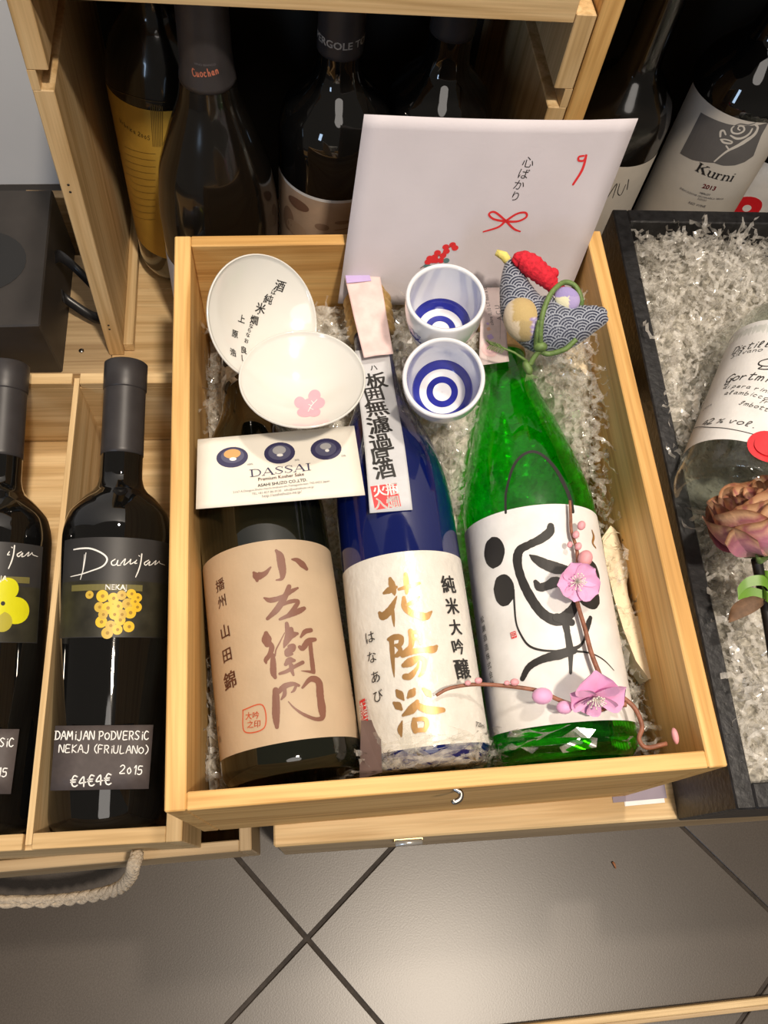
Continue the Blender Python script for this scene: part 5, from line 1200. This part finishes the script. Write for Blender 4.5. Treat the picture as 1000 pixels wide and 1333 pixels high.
hv = np.vectorize(bb_h)
def bb_pts(n, x0, x1, y0, y1, lo, hi):
    a = g_.uniform(x0, x1, n); b_ = g_.uniform(y0, y1, n); o = np.array(BF['o']); P = o+np.outer(a, BF['x'])+np.outer(b_, BF['y']); P[:, 2] = hv(P[:, 0], P[:, 1])+g_.uniform(lo, hi, n); return P
pts_ = np.concatenate([bb_pts(3600, 1.5, 20, 2.2, 44, -1.2, 1.0), bb_pts(350, 1.5, 15, 38, 44, .0, 1.8), bb_pts(120, 1.4, 3, 3, 44, .5, 2.4)])
shreds('shredded_film', pts_, 12, mat=M['film3'], lim=(BF, .2, 27.9, 1.55, 45.1, .9, 11.5), label='clear crinkled film shreds filling the black box')
bp_ = pile('film_pile', BF, 1.3, 27.9, 1.55, 45.1, lambda x, y: bb_h(x, y)-.5, 6, M['film2'], None); bp_.matrix_world = fmat(BF)
tag(bp_, 'dense whitish bed of clear film in the black box', 'packing', kind='stuff')

# ---------------- cream boards showing through the film ----------------
def slab(name, pts, th, mat, label, cat, tilt=0.0):
    n = len(pts); V = [(p[0], p[1], p[2]) for p in pts]+[(p[0]-tilt, p[1], p[2]-th) for p in pts]; c = Vector(V[0]); V = [tuple(Vector(v)-c) for v in V]
    Fc = [tuple(range(n)), tuple(range(2*n-1, n-1, -1))]+[(i, i+n, (i+1) % n+n, (i+1) % n) for i in range(n)]
    o = mesh(name, V, Fc, mat); o.location = c*S
    bm = bmesh.new(); bm.from_mesh(o.data); bmesh.ops.recalc_face_normals(bm, faces=bm.faces); bm.to_mesh(o.data); bm.free(); return tag(o, label, cat)
slab('wavy_board', PTS['foam'], 1.6, M['foam'], 'cream wavy-edged board between the green bottle and the right wall of the pine box', 'board')
slab('notched_board', PTS['foam2'], 1.2, M['foam'], 'cream notched board sticking out below the fabric bird', 'board')
def foil(pts, label):
    P = catmull(pts, 10); V = []; 
    for i, p in enumerate(P): q = .16 if i % 4 < 2 else .05; V += [(p[0], p[1]+.2+q*.4, p[2]+q), (p[0], p[1]-.2+q*.4, p[2]+q)]
    c = Vector(V[0]); V = [tuple(Vector(v)-c) for v in V]; o = mesh('foil_strip', V, [(2*i, 2*i+1, 2*i+3, 2*i+2) for i in range(len(P)-1)], M['silver']); o.location = c*S; return tag(o, label, 'foil')
foil(PTS['silv'], 'upper crinkled silver strip at the foot of the green bottle'); foil(PTS['silv2'], 'lower crinkled silver strip at the foot of the green bottle')
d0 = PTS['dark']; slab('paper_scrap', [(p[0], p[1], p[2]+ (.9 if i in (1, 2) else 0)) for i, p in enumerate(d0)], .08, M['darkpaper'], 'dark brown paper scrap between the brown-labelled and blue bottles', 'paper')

# ---------------- plum blossom branch ----------------
br = thing('blossom_branch', (0, 0, 0), 'artificial pink plum blossom branch lying over the green bottle', 'flower')
def taper(a, b_, n): return [a+(b_-a)*i/(n-1) for i in range(n)]
for nm, r0, r1 in (('twig1', .09, .15), ('twig2', .15, .12), ('twig3', .09, .15), ('twig4', .12, .13)):
    p = catmull(PTS[nm], 6); tube('twig', [tuple(q) for q in p], taper(r0, r1, len(p)), M['twig'], br, 8)
def frame_from(c, nrm, up=(0, 1, 0)): return frame(c, nrm, tuple(-u for u in up))
def petal_geo(L, Wd, cup_, n=7, lift=.15):
    V = []; Fc = []
    for i in range(n+1):
        t = i/n; wv = Wd*(math.sqrt(max(.02, 1-((t-.56)/.445)**2)) if t > .56 else .22+.78*math.sin(math.pi/2*t/.56))
        for j in range(n+1):
            u = -1+2*j/n; rr = L*t*(1-.06*u*u*(t > .7)); V.append((wv*u, rr, lift*t*t*L+cup_*(u*u)*wv+.05*math.sin(3*t+u)))
    for i in range(n):
        for j in range(n): k = i*(n+1)+j; Fc.append((k, k+1, k+n+2, k+n+1))
    return V, Fc
def blossom(F, petals, L, Wd, cup_=.35, lift=.25, stamens=14):
    root = None
    for a, sc, dl in petals:
        V, Fc = petal_geo(L*sc, Wd*sc, cup_, 7, lift+dl); q = math.radians(a)
        V = [(x*math.cos(q)-y*math.sin(q), x*math.sin(q)+y*math.cos(q), z) for x, y, z in V]
        V = [to_world(F, v) for v in V]; mesh('petal', V, Fc, M['petal'], br, True)
    pts = []
    for i in range(stamens):
        a = i*2.4; t_ = .28+.25*((i*7) % 5)/5; e = (t_*math.cos(a)*1.1, t_*math.sin(a)*1.1+.1, .45+.2*((i*3) % 4)/4)
        pts.append(tube_geo([to_world(F, (0, 0, .05)), to_world(F, (e[0]*.6, e[1]*.6, e[2]*.8)), to_world(F, e)], .025, 5)); 
        c = to_world(F, e); pts.append(tube_geo([c, tuple(c[k]+.06*F['z'][k] for k in range(3))], .05, 6))
    V, Fc = merge(pts); o = mesh('stamens', V, Fc, M['stamen'], br, True); o['kind'] = 'stuff'
blossom(frame_from(PTS['fl1'][0], (.05, -.45, .9)), [(20, 1, 0), (95, 1.05, .05), (170, .95, -.05), (240, 1.1, .1), (305, 1.05, 0)], 1.2, .72)
blossom(frame_from(PTS['fl2'][0], (-.1, -.75, .35), (0, .4, 1)), [(10, 1.35, -.1), (80, 1.15, .2), (150, 1.0, .3), (215, 1.05, .1), (290, 1.35, 0)], 1.25, .85, .5, -.1, 22)
for i, p in enumerate(PTS['buds1']): s_ = (.24, .2, .16, .2, .42)[i]; ellipsoid('bud', (p[0], p[1], p[2]), (s_, s_*1.25, s_), M['bud'], br, rot=Matrix.Rotation(math.radians(-30), 3, 'Z'))
for i, p in enumerate(PTS['buds3']): s_ = (.14, .17, .13, .2, .46, .36)[i]; ellipsoid('bud', p, (s_*1.25, s_, s_), M['petal'] if i > 3 else M['bud'], br)
ellipsoid('bud', PTS['bud2'][0], (.18, .45, .18), M['bud'], br)

# ---------------- fabric bird ----------------
BD = frame((17.0, 32.4, 35.2), (-.26, -.50, .80), (0, -.8, -.5), 0)
bird = thing('fabric_bird', BD, 'small stuffed fabric bird in navy wave-pattern cloth with red crepe comb, top right', 'ornament')
spine = catmull([(-2.75, 3.75, 0, .12), (-2.6, 3.4, 0, .42), (-2.45, 2.7, 0, .75), (-2.25, 1.6, 0, 1.1), (-1.7, .3, 0, 1.55), (-.5, -.55, 0, 1.85), (.7, -.65, 0, 1.62), (1.7, -.5, 0, 1.25), (2.5, -.3, 0, .88), (3.1, -.1, 0, .66), (3.35, .05, 0, .4), (3.5, .1, 0, .06)], 16)
def seig(x, y, wv=1.5):
    r = wv/2; j0 = math.floor((y-r)/(r/2))
    for j in range(j0, j0+9):
        yc = j*r/2; off = (r if j % 2 else 0); xc = round((x-off)/wv)*wv+off; d_ = math.hypot(x-xc, y-yc)
        if d_ < r: return (d_/r*4.4) % 1.0 < .42
    return False
seg = 180; V = []; Fc = []; colr = []; P = [np.array(p) for p in spine]; s_len = 0
for i, p in enumerate(P):
    if i: s_len += np.linalg.norm(P[i][:2]-P[i-1][:2])
    t_ = P[min(i+1, len(P)-1)][:2]-P[max(i-1, 0)][:2]; t_ = t_/np.linalg.norm(t_); nn = np.array((-t_[1], t_[0]))
    for k in range(seg):
        a = 2*math.pi*k/seg; q = p[:2]+nn*p[3]*math.cos(a); x, y, z = q[0], q[1], p[3]*.88*math.sin(a); V.append((x, y, z)); colr.append((x, y, z))
BV = V
n_ = len(P)
# refine along the spine for a crisp pattern
V2 = []; C2 = []; sub = 3; rows = 0
for i in range(n_-1):
    for s_ in range(sub):
        f = s_/sub
        for k in range(seg): a, b_ = V[i*seg+k], V[(i+1)*seg+k]; V2.append(tuple(a[c]*(1-f)+b_[c]*f for c in range(3)))
        rows += 1
V2 += V[(n_-1)*seg:]; rows += 1
for x, y, z in V2:
    on = seig(x*.95+y*.25+(.0 if z > 0 else .4), y*.95-x*.25); C2.append((.33, .36, .43, 1) if on else (.014, .020, .050, 1))
for i in range(rows-1):
    for k in range(seg): Fc.append((i*seg+k, i*seg+(k+1) % seg, (i+1)*seg+(k+1) % seg, (i+1)*seg+k))
bo = mesh('body', V2, Fc, M['cloth'], bird, True); set_tint(bo, C2)
def blob(name, c, r, mat, parent, rot=0, tintf=None, seg=40):
    o = ellipsoid(name, c, r, mat, parent, rot=Matrix.Rotation(math.radians(rot), 3, 'Z'), seg=seg)
    if tintf: set_tint(o, [tintf(v.co.x/S-c[0], v.co.y/S-c[1], v.co.z/S-c[2]) for v in o.data.vertices])
    return o
def wing_tint(x, y, z):
    if x > .55 and y < .1: return (.32, .25, .50, 1) if (int(x*9)+int(y*9)) % 3 else (.6, .55, .7, 1)
    if y > -.15 and x > -.6: return (.50, .37, .16, 1)
    return (.62, .53, .40, 1) if x < -.2 else (.42, .32, .15, 1)
blob('breast_patch', (-1.85, -.25, .95), (1.2, 1.42, .95), M['patch'], bird, 20, wing_tint)
blob('wing_patch', (.95, .95, .75), (.85, .7, .35), M['patch'], bird, -35, lambda x, y, z: (.33, .27, .55, 1) if y > .1 else ((.75, .72, .5, 1) if x < .1 else (.4, .33, .6, 1)))
ck = catmull([(-2.35, 3.3, .35, .3), (-1.95, 3.55, .4, .55), (-1.35, 3.2, .45, .72), (-.75, 2.7, .45, .68), (-.25, 2.25, .4, .62), (.1, 1.75, .35, .42), (.45, 1.55, .3, .42), (.85, 1.25, .3, .34), (1.0, 1.1, .3, .1)], 6)
tube('comb', [tuple(p[:3]) for p in ck], [p[3]*(1+.06*math.sin(i*1.9)) for i, p in enumerate(ck)], M['red'], bird, 14)
ellipsoid('comb_lobe', (.1, 2.6, .4), (.36, .36, .32), M['red'], bird)
bk = [(-2.75, 3.55, 0), (-3.0, 3.9, .0), (-3.5, 4.15, .0)]; tube('beak', bk, [.28, .3, .2], M['yellow'], bird, 10)
for pts in ([(-.7, -2.3, .9), (-.75, -1.2, 1.75), (-.6, 0, 1.95), (-.1, 1.2, 1.5), (.7, 1.95, .7), (1.45, 1.75, .4), (1.85, .9, .4), (1.8, .4, .2)], [(-.7, -2.3, .9), (-.2, -2.45, .8), (.8, -2.2, .9), (1.5, -1.6, .9)], [(-.7, -2.3, .9), (-1.0, -1.9, 1.2), (-.95, -1.2, 1.7), (-.8, -.4, 1.9)], [(-.6, -2.0, 1.2), (-1.1, -2.6, 1.1), (-1.4, -3.1, 1.0)]):
    tube('cord', [tuple(p) for p in catmull(pts, 8)], .17, M['cord'], bird, 8)
ellipsoid('knot', (-.75, -2.0, 1.25), (.45, .34, .4), M['cord'], bird); ellipsoid('leaf_bulb', (-1.55, -3.3, 1.0), (.28, .5, .28), M['cord'], bird, rot=Matrix.Rotation(math.radians(25), 3, 'Z'))
tube('sprig', [(-1.55, -2.9, 1.0), (-2.4, -2.3, 1.2), (-3.3, -1.9, 1.4), (-3.9, -1.7, 1.5)], [.1, .08, .07, .05], M['cord'], bird, 6)
nd = []
for i in range(14): t_ = i/14; x = -3.0-1.0*t_; y = -2.05+.35*t_; sg = 1 if i % 2 else -1; nd.append(tube_geo([(x, y, 1.4), (x-.25, y+sg*.28, 1.45+.1*(i % 3))], .035, 5))
for i in range(8): nd.append(tube_geo([(-1.6, -3.6, 1.0), (-1.7+.12*i, -4.15+.03*i, 1.0)], .03, 5))
V, Fc = merge(nd); o = mesh('needles', V, Fc, M['cord'], bird); o['kind'] = 'stuff'

# ---------------- dried rose ----------------
rf = frame((29.1, 16.4, 31.8), (-.35, .75, .55), (-.3, -.5, .85)); rose = thing('dried_rose', rf, 'dried mauve-pink rose with ochre petal tips and dark stem, lying in the black box', 'flower')
def rose_petal(a0, span, scale, hgt, seed, open_=0.0):
    g = random.Random(seed); n = 12; V = []; Fc = []; C = []
    for i in range(n+1):
        t = i/n
        for j in range(n+1):
            u = j/n; a = math.radians(a0+span*(u-.5)); edge = 1-(2*u-1)**4*.35
            z = hgt*t*edge+.10*math.sin(u*9+seed)*t; r = scale*(math.sin(min(1, t*1.02)*math.pi*.56+.15)**.8)*(1+.0*t)+open_*t*t*t+.09*math.sin(u*11+seed*2)*t*t
            r *= .25+.75*min(1, t*2.2)**.6 if t < .45 else 1
            if t > .88: r += .35*(t-.88)*8*.35
            V.append((r*math.sin(a), -r*math.cos(a), z)); k = max(0, t-.62)/.38; low = max(0, .45-t)/.45
            base = np.array((.56, .20, .29)); tip = np.array((.72, .46, .20)) if g.random() > .3 else np.array((.30, .08, .06)); gr = np.array((.50, .40, .10)); v_ = .5+.5*math.sin(a*6+seed)
            c_ = base*(1-k)+tip*k; c_ = c_*(1-low*.8)+gr*low*.8; c_ = c_*(.8+.35*v_*(1-k)+.15*g.random())
            if t > .97: c_ = np.array((.25, .09, .03))
            C.append((*np.clip(c_, 0, 1), 1))
    for i in range(n):
        for j in range(n): k = i*(n+1)+j; Fc.append((k, k+1, k+n+2, k+n+1))
    o = mesh('petal', V, Fc, M['rosepetal'], rose, True); set_tint(o, C)
k_ = 0
for ring, (sc, hg, cnt, sp, opn) in enumerate(((2.75, 3.7, 5, 110, .25), (2.45, 4.3, 5, 105, .1), (2.1, 4.5, 5, 100, .0), (1.55, 4.6, 4, 120, -.1), (1.1, 4.6, 4, 120, -.1), (.65, 4.5, 3, 150, 0))):
    for i in range(cnt): rose_petal(i*360/cnt+ring*31, sp, sc, hg, ring*10+i+1, opn); k_ += 1
for i in range(5):
    a = i*1.257+.3; tube('sepal', [(0.3*math.cos(a), .3*math.sin(a), .1), (1.3*math.cos(a), 1.3*math.sin(a), .35), (1.9*math.cos(a+.1), 1.9*math.sin(a+.1), 1.1)], [.2, .22, .04], M['cord'], rose, 6)
st_ = tube('stem', [tuple(p) for p in catmull([(28.5, 16.4, 31.4), (29.0, 14.2, 30.2), (29.2, 11.8, 29.4), (29.1, 8.8, 28.8)], 8)], .34, M['stem'], rose, 10); st_.matrix_parent_inverse = rose.matrix_world.inverted()
def world_child(name, pts, r, mat, seg=8):
    o = tube(name, [tuple(p) for p in pts], r, mat, rose, seg); o.matrix_parent_inverse = rose.matrix_world.inverted(); return o
bw = PTS['bow'][0]
for pts in ([(29.2, 14.3, 30.9), (28.5, 14.9, 31.5), (27.5, 14.9, 31.3), (26.9, 14.3, 31.0), (27.7, 14.4, 31.0), (28.9, 14.0, 31.0)], [(28.6, 14.6, 30.9), (28.5, 13.9, 31.4), (29.1, 13.3, 31.4), (29.8, 13.1, 31.2)], [(28.6, 15.3, 30.9), (28.9, 14.8, 31.4), (29.5, 14.5, 31.3), (30.0, 14.6, 31.0)], [(28.7, 15.6, 30.7), (29.1, 15.3, 31.2), (29.9, 15.1, 31.1)]):
    P = catmull(pts, 8); V = []; 
    for i, p in enumerate(P): V += [(p[0], p[1]-.3, p[2]-.12), (p[0], p[1]+.3, p[2]+.12)]
    o = mesh('ribbon_bow', V, [(2*i, 2*i+1, 2*i+3, 2*i+2) for i in range(len(P)-1)], M['greenribbon'], rose, True); o.matrix_parent_inverse = rose.matrix_world.inverted()
P = catmull([(28.9, 13.9, 30.6), (27.9, 13.7, 30.9), (26.7, 13.3, 30.6), (26.2, 12.8, 30.3)], 6); V = []
for i, p in enumerate(P): wv = .55*math.sin(math.pi*(i+.4)/(len(P)+.2)); V += [(p[0], p[1]-wv, p[2]), (p[0], p[1]+wv*.2, p[2]+.25), (p[0], p[1]+wv, p[2])]
o = mesh('dry_leaf', V, [q for i in range(len(P)-1) for q in ((3*i, 3*i+1, 3*i+4, 3*i+3), (3*i+1, 3*i+2, 3*i+5, 3*i+4))], M['leaf'], rose, True); o.matrix_parent_inverse = rose.matrix_world.inverted()

# crumbs on the tiles
cr_ = PTS['crumb']; o = tube('crumb', [(0, 0, .1), (.12, -.2, .12), (.2, -.55, .08)], [.1, .12, .05], M['crumb'], None, 6); o.location = Vector(cr_[0])*S; o.location.z = 0.001; tag(o, 'tiny reddish brown crumb on the tiles below the wooden case', 'crumb')
